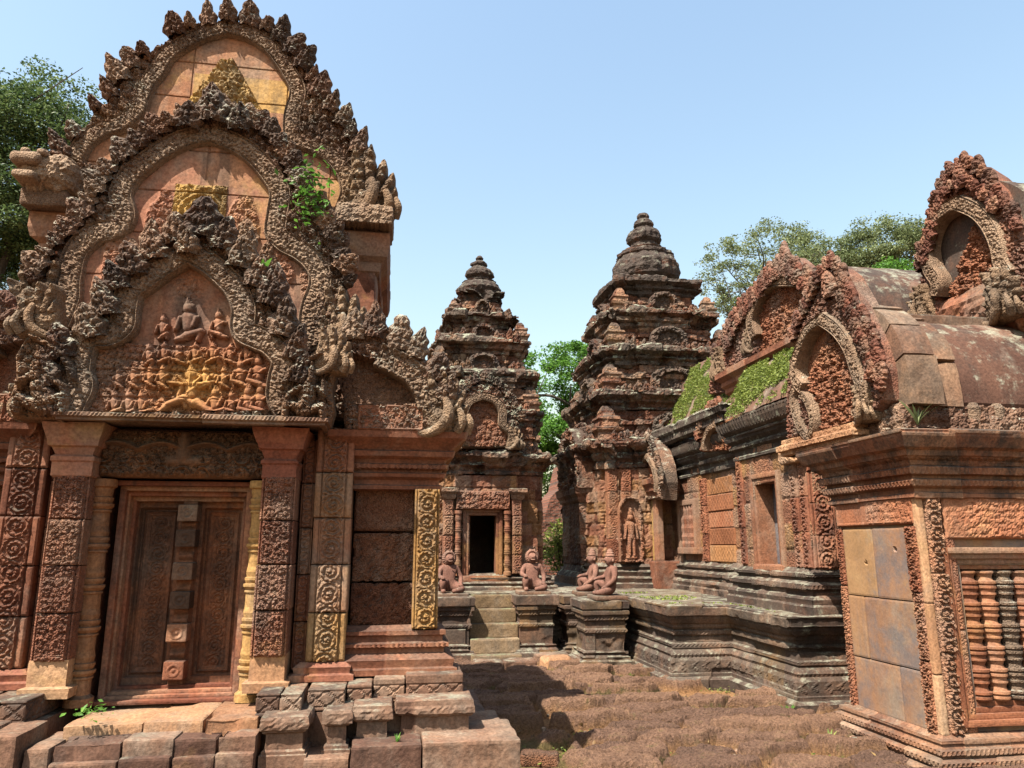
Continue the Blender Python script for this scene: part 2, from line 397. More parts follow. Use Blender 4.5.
# ------------------------------------------------------------------ materials
class NT:
    def __init__(s, name):
        s.m = bpy.data.materials.new(name); s.m.use_nodes = True; s.t = s.m.node_tree; s.b = s.t.nodes['Principled BSDF']
        s.b.inputs['Specular IOR Level'].default_value = .15; s.b.inputs['Roughness'].default_value = .9
        s.geo = s.t.nodes.new('ShaderNodeNewGeometry'); s.pos = s.geo.outputs['Position']
    def l(s, a, b): s.t.links.new(a, b)
    def setin(s, sock, v):
        if hasattr(v, 'is_output'): s.l(v, sock)
        else: sock.default_value = v
    def noise(s, sc, det=5, ro=.6, vec=None, dist=0.):
        n = s.t.nodes.new('ShaderNodeTexNoise'); n.inputs['Scale'].default_value = sc; n.inputs['Detail'].default_value = det
        n.inputs['Roughness'].default_value = ro; n.inputs['Distortion'].default_value = dist; s.l(vec or s.pos, n.inputs['Vector']); return n.outputs[0]
    def vor(s, sc, feat='F1', vec=None, smooth=None):
        n = s.t.nodes.new('ShaderNodeTexVoronoi'); n.feature = feat; n.inputs['Scale'].default_value = sc
        if smooth is not None: n.inputs['Smoothness'].default_value = smooth
        s.l(vec or s.pos, n.inputs['Vector']); return n.outputs[0]
    def ma(s, op, a, b=None, c=None, cl=False):
        n = s.t.nodes.new('ShaderNodeMath'); n.operation = op; n.use_clamp = cl
        s.setin(n.inputs[0], a)
        if b is not None: s.setin(n.inputs[1], b)
        if c is not None: s.setin(n.inputs[2], c)
        return n.outputs[0]
    def sm(s, x, a, b, lo=0., hi=1.):
        n = s.t.nodes.new('ShaderNodeMapRange'); n.interpolation_type = 'SMOOTHSTEP'; s.setin(n.inputs[0], x)
        n.inputs[1].default_value = a; n.inputs[2].default_value = b; n.inputs[3].default_value = lo; n.inputs[4].default_value = hi; return n.outputs[0]
    def mix(s, f, a, b, mode='MIX'):
        n = s.t.nodes.new('ShaderNodeMix'); n.data_type = 'RGBA'; n.blend_type = mode; s.setin(n.inputs[0], f)
        for k, v in ((6, a), (7, b)): s.setin(n.inputs[k], v if hasattr(v, 'is_output') else (*v[:3], 1))
        return n.outputs[2]
    def ramp(s, f, stops):
        n = s.t.nodes.new('ShaderNodeValToRGB'); s.l(f, n.inputs[0]); e = n.color_ramp.elements
        while len(e) < len(stops): e.new(.5)
        for k, (p, c) in enumerate(stops): e[k].position = p; e[k].color = (*c[:3], 1)
        return n.outputs[0]
    def scale(s, v):
        n = s.t.nodes.new('ShaderNodeMapping'); s.l(s.pos, n.inputs[0]); n.inputs[3].default_value = v; return n.outputs[0]
    def attr(s):
        n = s.t.nodes.new('ShaderNodeAttribute'); n.attribute_name = 'cd'; sp = s.t.nodes.new('ShaderNodeSeparateColor'); s.l(n.outputs['Color'], sp.inputs[0])
        return sp.outputs[0], sp.outputs[1], sp.outputs[2], n.outputs['Alpha']
    def upz(s):
        n = s.t.nodes.new('ShaderNodeSeparateXYZ'); s.l(s.geo.outputs['Normal'], n.inputs[0]); return n.outputs[2]
    def bump(s, h, st, dist, prev=None):
        n = s.t.nodes.new('ShaderNodeBump'); n.inputs['Strength'].default_value = st; n.inputs['Distance'].default_value = dist
        s.l(h, n.inputs['Height'])
        if prev is not None: s.l(prev, n.inputs['Normal'])
        return n.outputs[0]

def stone(name, c1=(.16, .07, .045), c2=(.34, .165, .105), c3=(.42, .26, .165), och=(.5, .33, .11), dark=.6, lich=.35, streak=.3, ochre=.25,
          carve=0., cs=24., rough_b=.5, dk=(.052, .046, .04), pl=(.33, .33, .25), up=.3, dthr=.60, grey=.45, spk=.27, lthr=.64):
    dim = lambda c: (c[0]*.53, c[1]*.44, c[2]*.385)
    c1, c2, c3, och = dim(c1), dim(c2), dim(c3), (och[0]*.54, och[1]*.49, och[2]*.43)
    dk = tuple(x*.62 for x in dk); pl = tuple(x*.62 for x in pl)
    dthr -= .045
    t = NT(name); r, gg, b, al = t.attr(); upz = t.ma('MAXIMUM', t.upz(), 0.)
    nA = t.noise(.85, 6, .65); nB = t.noise(5.5, 8, .7); nC = t.noise(48, 4, .6)
    tone = t.ma('ADD', t.ma('MULTIPLY', nA, .62), t.ma('ADD', t.ma('MULTIPLY', nB, .38), t.ma('MULTIPLY', t.ma('SUBTRACT', r, .5), .34)))
    col = t.ramp(tone, [(.3, c1), (.48, c2), (.7, c3)])
    nO = t.noise(.7, 4, .6, vec=t.scale((1, 1, 1.3)), dist=.6)
    fo = t.ma('ADD', gg, t.sm(t.ma('ADD', nO, t.ma('MULTIPLY', t.ma('SUBTRACT', nB, .5), .35)), .60, .72, 0, ochre), cl=True)
    col = t.mix(fo, col, och)
    nG = t.noise(1.35, 7, .68, vec=t.scale((1.2, 1.2, .9)), dist=.4)
    col = t.mix(t.sm(t.ma('ADD', nG, t.ma('MULTIPLY', t.ma('SUBTRACT', r, .5), .16)), .47, .66, 0, grey), col, t.mix(nB, (.085, .07, .058), (.24, .20, .155)))
    st = t.noise(1, 7, .7, vec=t.scale((6.5, 6.5, .55)))
    col = t.mix(t.sm(t.ma('ADD', st, t.ma('MULTIPLY', nA, .25)), .62, .82, 0, streak), col, dk)
    nD = t.noise(1.9, 10, .74)
    fd = t.ma('ADD', t.ma('ADD', nD, t.ma('MULTIPLY', upz, up)), t.ma('MULTIPLY', b, .55))
    col = t.mix(t.sm(fd, dthr, dthr+.2, 0, dark), col, dk)
    nP = t.noise(6.5, 9, .75)
    fp = t.ma('ADD', t.ma('ADD', nP, t.ma('MULTIPLY', upz, .12)), t.ma('MULTIPLY', b, .14))
    col = t.mix(t.sm(fp, lthr, lthr+.14, 0, lich), col, pl)
    v = t.sm(nC, .25, .75, 1-spk*1.1, 1+spk)
    col = t.mix(1., col, t.t.nodes.new('ShaderNodeCombineColor').outputs[0], 'MULTIPLY')
    cc = [n for n in t.t.nodes if n.type == 'COMBINE_COLOR'][0]
    for k in range(3): t.l(v, cc.inputs[k])
    t.l(col, t.b.inputs['Base Color'])
    prev = None
    if carve:
        warp = t.noise(9, 2, .5)
        v1 = t.vor(cs, 'SMOOTH_F1', smooth=.35); v2_ = t.vor(cs*2.4, 'F1')
        h = t.ma('ADD', t.ma('MULTIPLY', v1, -1.), t.ma('MULTIPLY', v2_, -.42))
        prev = t.bump(h, 1., carve)
    hh = t.ma('ADD', t.ma('MULTIPLY', t.noise(16, 6, .7), .7), t.ma('MULTIPLY', nC, .3))
    prev = t.bump(hh, rough_b, .02, prev)
    t.l(prev, t.b.inputs['Normal'])
    return t.m
# ------------------------------------------------------------------ materials of the place
M_RED = stone('red_sandstone', ochre=.35, dark=.55, lich=.25)
M_SMOOTH = stone('smooth_pink_sandstone', c1=(.30, .125, .085), c2=(.42, .205, .14), c3=(.47, .29, .19), ochre=.55, dark=.3, lich=.12, streak=.25, rough_b=.3)
M_CARVED = stone('carved_red_sandstone', c1=(.20, .09, .06), c2=(.36, .18, .12), c3=(.46, .30, .20), dark=.5, lich=.4, carve=.01, cs=75., ochre=.3)
M_GREY = stone('grey_weathered_carving', c1=(.13, .08, .06), c2=(.30, .20, .145), c3=(.47, .36, .26), dark=.7, lich=.95, lthr=.60, carve=.014, cs=52., ochre=.12, up=.14, dthr=.575, pl=(.46, .44, .35))
M_GREYLINE = stone('grey_weathered_stone', c1=(.17, .12, .09), c2=(.34, .26, .19), c3=(.50, .42, .32), dark=.55, lich=.9, ochre=.12, carve=.012, cs=70., up=.1, dthr=.61, pl=(.48, .46, .37))
M_YEL = stone('yellow_sandstone', c1=(.28, .17, .065), c2=(.42, .275, .105), c3=(.52, .38, .19), och=(.48, .32, .12), dark=.5, lich=.1, streak=.2)
M_TAN = stone('tan_sandstone', c1=(.38, .22, .13), c2=(.58, .38, .225), c3=(.68, .51, .33), dark=.3, lich=.2, streak=.25, ochre=.5)
M_STEP = stone('worn_step_stone', c1=(.12, .075, .06), c2=(.22, .14, .105), c3=(.31, .21, .15), dark=.55, lich=.3, up=.08, dthr=.58, ochre=.3)
M_LAT = stone('laterite', c1=(.13, .055, .035), c2=(.25, .125, .075), c3=(.34, .19, .115), dark=.45, lich=.2, carve=.02, cs=70., rough_b=1.)
M_BASE = stone('weathered_base_stone', lthr=.60, c1=(.12, .078, .06), c2=(.235, .155, .115), c3=(.34, .24, .175), dark=.72, lich=.55, up=.1, dthr=.53, ochre=.2)
M_DOOR = stone('dark_red_door_stone', c1=(.21, .085, .055), c2=(.37, .165, .10), c3=(.54, .31, .18), dark=.65, lich=.05, ochre=.7, streak=.75, dthr=.52, up=0)
M_BLACK = stone('blackened_and_shade_stone', c1=(.09, .065, .05), c2=(.17, .115, .085), c3=(.29, .20, .14), dark=.75, lich=.7, lthr=.59, dthr=.53, up=.25, ochre=.12)  # blackened stone; also painted shade in openings and on upper door bosses
M_TOWER = stone('tower_sandstone', c1=(.15, .078, .052), c2=(.28, .155, .105), c3=(.38, .26, .175), dark=.8, lich=.8, lthr=.575, up=.36, dthr=.54, pl=(.40, .42, .31), ochre=.25, carve=.02, cs=17., streak=.5)
M_TOWTOP = stone('tower_top_stone', lthr=.60, c1=(.09, .05, .04), c2=(.18, .095, .068), c3=(.27, .165, .115), dark=.85, lich=.5, up=.36, dthr=.50, ochre=.08, carve=.02, cs=15., streak=.4)
M_ROOF = stone('roof_stone', lthr=.585, c1=(.10, .06, .048), c2=(.175, .105, .08), c3=(.28, .19, .145), dark=.75, lich=.7, up=.05, dthr=.55, ochre=.06, grey=.6)
M_DKRED = stone('dark_red_carving', c1=(.13, .06, .045), c2=(.27, .13, .095), c3=(.40, .25, .175), dark=.55, lich=.6, carve=.007, cs=60., ochre=.1, up=.12, dthr=.58, grey=.6)
M_STATUE = stone('statue_stone', c1=(.24, .14, .115), c2=(.42, .265, .21), c3=(.52, .37, .30), dark=.5, lich=.3, ochre=.0, up=.15, dthr=.6, rough_b=.4, grey=.6)

M_TYM = stone('pale_pink_tympanum', c1=(.27, .125, .085), c2=(.43, .225, .155), c3=(.54, .37, .25), och=(.66, .44, .14), ochre=.35, dark=.6, lich=.3, streak=.6, rough_b=.45, grey=.5, dthr=.57)
def part(fn, name, mat, parent, label=None, smooth=False):
    g = G(); fn(g); o = g.build(name, mat, parent, smooth)
    if label: o['label'] = label
    return o
RNG = np.random.RandomState(7)

def pxflames(g, fr, pts, L0, L1, sp, W=.6, T=.05, base=.0, lean=.35, seed=0, up=.5, jit=.25, skip=()):
    """flame leaves along a curve, spacing sp, leaning from the curve's outward normal towards the vertical"""
    c = smooth_path(fr.px(pts), .01); s = np.concatenate([[0], np.cumsum(np.linalg.norm(np.diff(c, axis=0), axis=1))])
    n = int(s[-1]/sp); r = np.random.RandomState(seed+11)
    for k in range(n+1):
        if k in skip: continue
        i = min(np.searchsorted(s, k*sp+r.uniform(-.15, .15)*sp), len(c)-2); i = max(i, 0)
        a = c[max(i-4, 0)]; b = c[min(i+4, len(c)-1)]; d = (b-a)/np.linalg.norm(b-a); nx, ny = -d[1], d[0]
        if ny < 0 and abs(ny) > .2: nx, ny = -nx, -ny
        ang = math.atan2(nx, ny)
        ang = ang*(1-up) + r.uniform(-.1, .1)
        f = k/max(n, 1); L = (L0+(L1-L0)*f)*r.uniform(1-jit, 1+jit*.6)
        flame(g, fr, c[i][0]-math.sin(ang)*L*.12, c[i][1]-math.cos(ang)*L*.12, ang, L, L*W*.5*r.uniform(.85, 1.15), T*r.uniform(.8, 1.2), seed*100+k, base+r.uniform(-.01, .015),
              (r.rand(), 0, r.uniform(-.1, .35), 0))

def arch(parent, fr, pts, w0, w1, base, mat, seed, name='arch_band', depth=.11, f=48., hh=.034):
    p = fr.px(pts)
    def hf(t, s, a):
        at = np.abs(t); edge = np.exp(-((at-.86)/.1)**2); fld = sst(.74, .62, at)
        herr = .5+.5*np.cos(2*np.pi*(s/.03 - at*.8))
        return hh*(.95*edge + fld*(.28+.16*np.sqrt(np.clip(1-(t/.7)**2, 0, 1))+.75*foliage(a, s, f, seed)+.06*herr)) + .006*(v2(a, s, 9, seed)-.5) - .5*hh*sst(.93, 1.0, at)
    def fn(g): band(g, fr, p, w0, w1, base, hf, nt=17, ds=.009, col=(.5, 0, .1, 0), depth=depth)
    return part(fn, name, mat, parent)

def naga(parent, fr, px, py, sc, mirror=1, seed=0, name='naga_head', mat=None):
    """a fan of hooded serpent heads rearing at a pediment's corner, about sc metres tall"""
    o = fr.px([(px, py)])[0]; r = np.random.RandomState(seed+3)
    A0, A1 = -.35, 1.05; nh = 5
    def outl():
        P = [(-.34, -.06), (-.36, .12)]
        for t in np.linspace(0, 1, 41):
            a = A0+(A1-A0)*t; ph = t*nh; R_ = (.72+.30*np.sin(np.pi*min(1, .25+t*.75)))*(.80+.20*abs(math.sin(math.pi*ph))**.6)*(1-.18*t)
            P.append((R_*math.sin(a)*.9-.02, R_*math.cos(a)))
        P += [(.42, .12), (.34, -.06)]
        return np.array(P)
    P = outl()*sc; P[:, 0] *= mirror; P = P+o
    def hf(u, v, d):
        x = (u-o[0])*mirror/sc; y = (v-o[1])/sc; rr = np.hypot(x/.9, y); an = np.arctan2(x/.9, y); ph = (an-A0)/(A1-A0)*nh
        rid = np.abs(np.sin(np.pi*ph))**.7*sst(.28, .5, rr)
        body = np.exp(-((x+.02)**2+(y-.2)**2)/.05)
        h = .06+.10*rid*(.6+.6*rr)+.16*body+.05*foliage(u, v, 9/sc, seed)+.10*rr*rr+.02*np.cos(rr*42)*rid
        return sc*h*sst(-.01, .02, d)-.02*sst(.015, 0, d)
    def fn(g):
        relief(g, fr, P, hf, .009, sc*.22, (.5, .1, .2, 0))
        w = lambda u, v, h: fr.at(o[0]+mirror*u*sc, o[1]+v*sc, h*sc)
        tube(g, [w(-.42, .0, .10), w(-.2, -.05, .16), w(.02, .08, .26), w(.10, .32, .30), (w(.06, .5, .26))], np.array([.06, .075, .09, .08, .04])*sc, 12, (.4, .1, .2, 0), amp=.05, seed=seed)
        tube(g, [w(.26, .0, .14), w(.33, .16, .24), w(.27, .34, .26)], np.array([.08, .07, .04])*sc, 9, (.6, .1, .1, 0), amp=.03)
        tube(g, [w(.42, -.02, .1), w(.46, .12, .2), w(.42, .26, .2)], np.array([.06, .055, .03])*sc, 8, (.6, .1, .1, 0), amp=.03)
    return part(fn, name, mat or M_GREYLINE, parent)

def carved_panel(g, fr, pts, pat, h=.022, res=.009, thick=.1, base=0., edge=.012, col=(.5, 0, 0, 0), colf=None, lip=.016):
    p = fr.px(pts) if not isinstance(pts, np.ndarray) else pts
    cu = p.mean(0)
    def hf(u, v, d):
        return base + lip*sst(.004, .010, d)*(1-sst(edge+.004, edge+.010, d)) + sst(edge, edge+.006, d)*h*pat(u-cu[0], v-cu[1]) - .01*sst(.008, .0, d)
    relief(g, fr, p, hf, res, thick, col, colf)
def rct(u0, u1, v0, v1): return np.array([(u0, v0), (u1, v0), (u1, v1), (u0, v1)], float)

# ================================================================== the near library, its false door towards us
LIB = thing('library_shrine', 'red sandstone shrine with three stacked arched pediments over a closed false door', 'temple building')
XC = -1.47
ym = lambda Y: Fr('Y', Y)
mir = lambda lo, hi: (2*XC-hi, 2*XC-lo)

def lib_core(g):
    mould(g, rect(-3.16, .22, 5.98, 8.0), [(0, .3), (0, 2.6)], step=.1, dz=.08, boff=.01, seed=3)
    mould(g, rect(-2.72, -.22, 6.3, 7.9), [(0, 2.5), (0, 3.5), (0, 4.5)], step=.08, dz=.06, boff=.012, seed=4)
part(lib_core, 'wall', M_RED, LIB)
def lib_vault(g):
    n = 14; th = np.linspace(0, np.pi, n); ys = np.linspace(6.55, 8.0, 24)
    A = np.zeros((len(ys), n, 3)); A[..., 0] = XC-1.15*np.cos(th)[None]; A[..., 2] = 4.4+1.55*np.sin(th)[None]**.8; A[..., 1] = ys[:, None]
    b = g.grid(A); g.poly([b+i for i in range(n)]); g.poly([b+(len(ys)-1)*n+i for i in range(n)])
part(lib_vault, 'roof', M_ROOF, LIB)
def lib_aisle_roof(g):
    for sg in (-1, 1):
        n = 10; th = np.linspace(0, np.pi/2, n); ys = np.linspace(5.85, 8.0, 20)
        A = np.zeros((len(ys), n, 3)); A[..., 0] = XC+sg*(1.2+.6*np.cos(th)[None]); A[..., 2] = 2.5+.75*np.sin(th)[None]; A[..., 1] = ys[:, None]
        b = g.grid(A); g.poly([b+i for i in range(n)])
part(lib_aisle_roof, 'aisle_roof', M_ROOF, LIB)

# --- base courses
def tooth(u, v, d):  return 0
def lib_base(g, side):
    dia = lambda P: 0
    def diam(X):
        u = X[..., 0]+X[..., 1]; a = np.abs(((u*7.5) % 1)-.5)*2; b = np.abs((X[..., 2]-.675)/.045); m = (b < 1.15) & (X[..., 1] < 5.6)
        return np.where(m, -.007*(np.abs(a+b*.9-1) < .18) - .005*(np.abs(b-1.02) < .12), 0)
    top = [(-.81, -.665, 5.13, .74, .60), (-.66, -.53, 5.12, .735, .60), (-.51, -.27, 5.25, .735, .60), (-.262, -.10, 5.33, .745, .60), (-.09, .12, 5.42, .765, .61), (.125, .52, 5.42, .785, .60)]
    for i, (a, b, y, z1, z0) in enumerate(top):
        lo, hi = mir(a, b) if side else (a, b); block(g, (lo, y, z0), (hi, 5.9, z1), .009, .010, .006, 20+i+20*side, surf=diam)
for mx in (0, 1): part(lambda g: lib_base(g, mx), 'plinth', M_BASE, LIB)
def lib_base2(g, side):
    pr = lambda z0, z1: [(-.01, z0), (.0, z0+.005), (.0, z0+.085), (-.012, z0+.09), (-.012, z0+.105), (-.028, z0+.115), (-.03, z1-.10), (-.01, z1-.09), (-.008, z1-.08), (.004, z1-.075), (.0, z1-.004), (-.012, z1)]
    cv = lambda s, z, r, o: .010*foliage(s, z, 34, 4)*(z > .57)*(z < .63)
    low = [(-.74, -.47, 4.97), (-.385, -.215, 5.05), (-.21, .03, 5.10), (.06, .56, 5.16)]
    for i, (a, b, y) in enumerate(low):
        lo, hi = mir(a, b) if side else (a, b); mould(g, rect(lo, hi, y, 5.6), pr(.33, .635+.01*i), .02, .014, .006, carve=cv, seed=60+i+10*side, boff=.008, blk=(.35, .5))
    lo, hi = (-3.4, -2.08) if side else (-.86, .5); block(g, (lo, 5.25, .3), (hi, 5.8, .60), .05, .01, .004, 5)
for mx in (0, 1): part(lambda g: lib_base2(g, mx), 'moulded_base', M_BASE, LIB)
def worn(X):
    return -.03*np.exp(-((X[..., 0]+1.62)**2+(X[..., 1]-4.95)**2)/.002) - .02*sst(.4, .7, vnoise(X, 5, 3))
def slab(lo, hi, *a, **k): part(lambda g: block(g, lo, hi, *a, **k), 'front_step', M_TAN if lo[1] > 5.05 and lo[0] < -.7 else M_STEP, LIB)  # landing slabs take the lighter tan as painted sunlight, other steps stay dull
if True:
    for i, (a, b, y, y1, z) in enumerate([(-.48, -.215, 4.92, 5.3, .40), (-.205, .22, 4.9, 5.35, .465), (.225, .83, 4.88, 5.45, .475), (.3, .86, 5.46, 6.3, .36), (.28, .8, 6.31, 7.4, .33), (-.72, -.485, 5.0, 5.4, .36)]):
        slab((a, y, -.1), (b, y1, z), .018, .010, .010, 80+i, f=8)
    for i, (a, b, y, y1, z) in enumerate([(-2.40, -2.02, 4.80, 5.2, .615), (-2.9, -2.41, 4.85, 5.25, .63), (-2.0, -1.87, 4.86, 5.3, .53)]):
        slab((a, y, 0), (b, y1, z), .018, .010, .009, 90+i, f=8)
    # threshold stair with worn sockets in front of the false door
    for i, (a, b) in enumerate([(-1.86, -1.5), (-1.495, -1.22), (-1.215, -.98), (-.975, -.76)]):
        slab((a, 4.88+.01*i, .1), (b+.004, 5.12, .545+.006*(i % 2)), .014, .009, .008, 100+i, surf=worn, f=9)
        slab((a+.002, 4.835+.012*i, -.1), (b+.002, 5.0, .455+.008*(i % 2)), .014, .010, .009, 104+i, f=9)
    for i, (a, b) in enumerate([(-1.9, -1.45), (-1.445, -1.10), (-1.095, -.78)]):
        slab((a, 5.08, .2), (b, 5.75, .60+.008*i), .016, .008, .006, 110+i, surf=worn)

# --- walls and pilasters of the two wings
def drops(u, v): return .6*np.exp(-((np.abs((u*11) % 1-.5)-.0)/.22)**2)*sst(-.1, .0, v)*sst(.11, .06, v) + .25*foliage(u, v, 30, 3)
def lib_wing(g, mx):
    f = (lambda a, b: mir(a, b)) if mx else (lambda a, b: (a, b))
    a, b = f(-.285, .165)
    for k, (z0, z1) in enumerate([(1.08, 1.38), (1.39, 1.74), (1.755, 2.07)]):
        if k < 2: block(g, (a, 5.735+.006*k, z0), (b, 6., z1), .02, .012, .008, 120+k, f=8, surf=lambda X: -.012*(wor2(X[..., 0], X[..., 2], 38, 4)[0] < .22))
    p = rct(a, b, 1.755, 2.07); carved_panel(g, ym(5.742), p, drops, .008, .012, .2, edge=.02, lip=.003)
for mx in (0, 1): part(lambda g: lib_wing(g, mx), 'laterite_wall', M_LAT, LIB)
def lib_mold(g, mx, top):
    f = (lambda a, b: mir(a, b)) if mx else (lambda a, b: (a, b))
    a, b = f(-.30, .335)
    bead = lambda s, z, r, o: .005*np.cos(s*2*np.pi/.032)*((z > .93) & (z < .97))
    if not top: mould(g, rect(a, b, 5.70, 6.), [(.15, .76), (.15, .80), (.12, .81), (.13, .86), (.10, .875), (.06, .90), (.06, .93), (.09, .94), (.09, .965), (.05, .975), (.05, 1.01), (.07, 1.02), (.07, 1.05), (.03, 1.06), (.0, 1.085)], .014, .01, .004, carve=bead, seed=130, boff=.005, blk=(.4, .4))
    lb = lambda s, z, r, o: .007*np.cos(s*2*np.pi/.036)*((z > 2.2) & (z < 2.25)) 
    if top: mould(g, rect(a, b, 5.68, 6.), [(-.03, 2.05), (.02, 2.06), (.02, 2.09), (.0, 2.10), (.0, 2.13), (.04, 2.15), (.05, 2.18), (.02, 2.19), (.02, 2.205), (.06, 2.215), (.06, 2.245), (.04, 2.255), (.05, 2.28), (.10, 2.30), (.11, 2.34), (.09, 2.35), (.12, 2.38), (.19, 2.43), (.20, 2.48), (.0, 2.49)], .014, .01, .004, carve=lb, seed=131, boff=.005, blk=(.45, .5))
for mx in (0, 1):
    part(lambda g: lib_mold(g, mx, 0), 'wall_moulding', M_RED, LIB); part(lambda g: lib_mold(g, mx, 1), 'wall_cornice', M_RED, LIB)
def pil(g, x0, x1, z0, z1, Y, pat, blk=4, h=.02, seed=0, edge=.03, dep=.25, cols=None, res=.009, fr=None):
    zs = np.linspace(z0, z1, blk+1)
    for k in range(blk):
        p = rct(x0+.002*((k*7) % 3-1), x1+.002*((k*5) % 3-1), zs[k]+.003, zs[k+1]-.003)
        c = (float(hsh(k, seed, 3)), 0 if cols is None else cols[k], 0, 0)
        Yk = Y+.006*((k*5+seed) % 3-1)
        def hf(u, v, d, k=k):
            uu = u-(x0+x1)/2
            return sst(edge, edge+.006, d*0+np.minimum(u-x0, x1-u))*h*pat(uu, v) - .4*h*sst(edge+.004, edge, np.minimum(u-x0, x1-u))*sst(edge-.012, edge-.004, np.minimum(u-x0, x1-u)) - .01*sst(.012, 0, d) + .004*(v2(u, v, 8, seed)-.5)
        relief(g, ym(Yk) if fr is None else fr.off(.006*((k*5+seed) % 3-1)), p, hf, res, dep, c)
def lib_pilasters(mx):
    f = (lambda a, b: mir(a, b)) if mx else (lambda a, b: (a, b))
    a, b = f(-.91, -.68)
    part(lambda g: pil(g, a, b, .92, 2.12, 5.40, lambda u, v: np.maximum(.75*foliage(u, v, 42, 8+mx), scroll(np.abs(u)-.055, v+.03*np.abs(u), .12, 8+mx, 1.6))*(.6+.4*sst(.3, .55, v2(u, v, 7, 3))), 4, .034, 1+mx, .02, .58, res=.006), 'door_pilaster', M_CARVED, LIB)
    part(lambda g: mould(g, rect(a, b, 5.41, 5.9), [(.03, .70), (.035, .76), (.0, .77), (.0, .93)], .014, .02, .006, seed=140+mx, boff=.004), 'pilaster_foot', M_TAN, LIB)
    part(lambda g: mould(g, rect(a, b, 5.40, 5.9), [(.0, 2.10), (.01, 2.11), (.01, 2.20), (.02, 2.21), (.02, 2.235), (.0, 2.25), (.02, 2.30), (.04, 2.31), (.05, 2.36), (.07, 2.42), (.08, 2.46), (.0, 2.465)], .014, .012, .007, seed=142+mx, boff=.006, chip=.02), 'pilaster_capital', M_SMOOTH, LIB)
    a, b = f(-.665, -.575); part(lambda g: pil(g, a, b, .80, 2.42, 5.62, lambda u, v: rings(u, v, .09, 3), 5, .014, 5, .012, .36), 'inner_pilaster', M_RED, LIB)
    a, b = f(-.565, -.30); part(lambda g: pil(g, a, b, .86, 2.50, 5.56, lambda u, v: scroll(u, v, .155, 4, 2.2), 5, .032, 7+mx, .05, .42, cols=[.55, .1, 0, .15, 0] if not mx else None, res=.007), 'scroll_pilaster', M_RED, LIB)
    a, b = f(-.60, -.29); part(lambda g: mould(g, rect(a, b, 5.56, 5.9), [(.06, .74), (.06, .78), (.03, .79), (.04, .83), (.0, .86)], .016, .012, .006, seed=150+mx, boff=.005), 'pilaster_foot', M_SMOOTH, LIB)
    a, b = f(.16, .345)
    o = part(lambda g: pil(g, a, b, 1.06, 2.065, 5.62, lambda u, v: scroll(u, v, .135, 9, 1.7), 1, .030, 9, .02, res=.006), 'corner_pilaster', M_YEL, LIB, 'bright yellow scrolled corner pilaster' if not mx else None)
for mx in (0, 1): lib_pilasters(mx)
# further floral bands of the far left corner are the mirrored ones above

# --- false door
def lib_lintel(g):
    def hf(u, v, d):
        uu = u-XC; vv = v-2.28
        gar = np.exp(-((np.abs(vv-.03-.045*np.abs(np.sin(np.abs(uu)*10.5)))/.022))**2)
        med = capsules(uu, vv, [(0, -.02, 0, .1, .06, .05, 1), (0, .13, 0, .15, .035, .03, 1.), (-.09, -.05, .09, -.05, .04, .04, .8)])
        lo = .5+.5*np.cos(uu*2*np.pi/.125); lo = lo*sst(-.12, -.02, vv)*0
        hang = rings(((np.abs(uu)+.06) % .13)-.065, vv+.08, .125, 4)*sst(.0, -.02, vv)
        return .075*np.maximum(np.maximum(gar, med), np.maximum(.6*foliage(uu, vv, 30, 12), .7*hang))*sst(.0, .03, d) - .012*sst(.012, 0, d)
    relief(g, ym(5.53), rct(-2.03, -.90, 2.115, 2.455), hf, .009, .4, (.3, .15, .35, 0))
part(lib_lintel, 'carved_lintel', stone('dark_lintel_stone', c1=(.20, .10, .065), c2=(.37, .195, .12), c3=(.50, .31, .18), dark=.6, lich=.25, ochre=.8, up=.1, dthr=.57), LIB)
DOOR = G()
def lib_door(g):
    fr = ym(5.86)
    def hf(u, v, d):
        uu = np.abs(u-XC); h = 0*u
        h += .055*sst(.062, .052, uu)+.012*np.cos(v*2*np.pi/.075)*(uu < .05)
        pan = (uu > .09) & (uu < .36) & (v > .74) & (v < 1.92)
        e = np.minimum(np.minimum(uu-.09, .36-uu), np.minimum(v-.74, 1.92-v))
        h += np.where(pan, -.05*sst(0, .008, e)+.02*np.exp(-((e-.03)/.006)**2) - .012*sst(.05, .06, e)+.022*scroll(uu-.225, v, .11, 3)*sst(.06, .08, e), 0)
        h -= .01*np.exp(-((uu-.055)/.004)**2)
        return h + .004*(v2(u, v, 20, 2)-.5)
    relief(g, fr, rct(XC-.40, XC+.40, .66, 1.98), hf, .008, .1, (.4, .1, .15, 0))
    
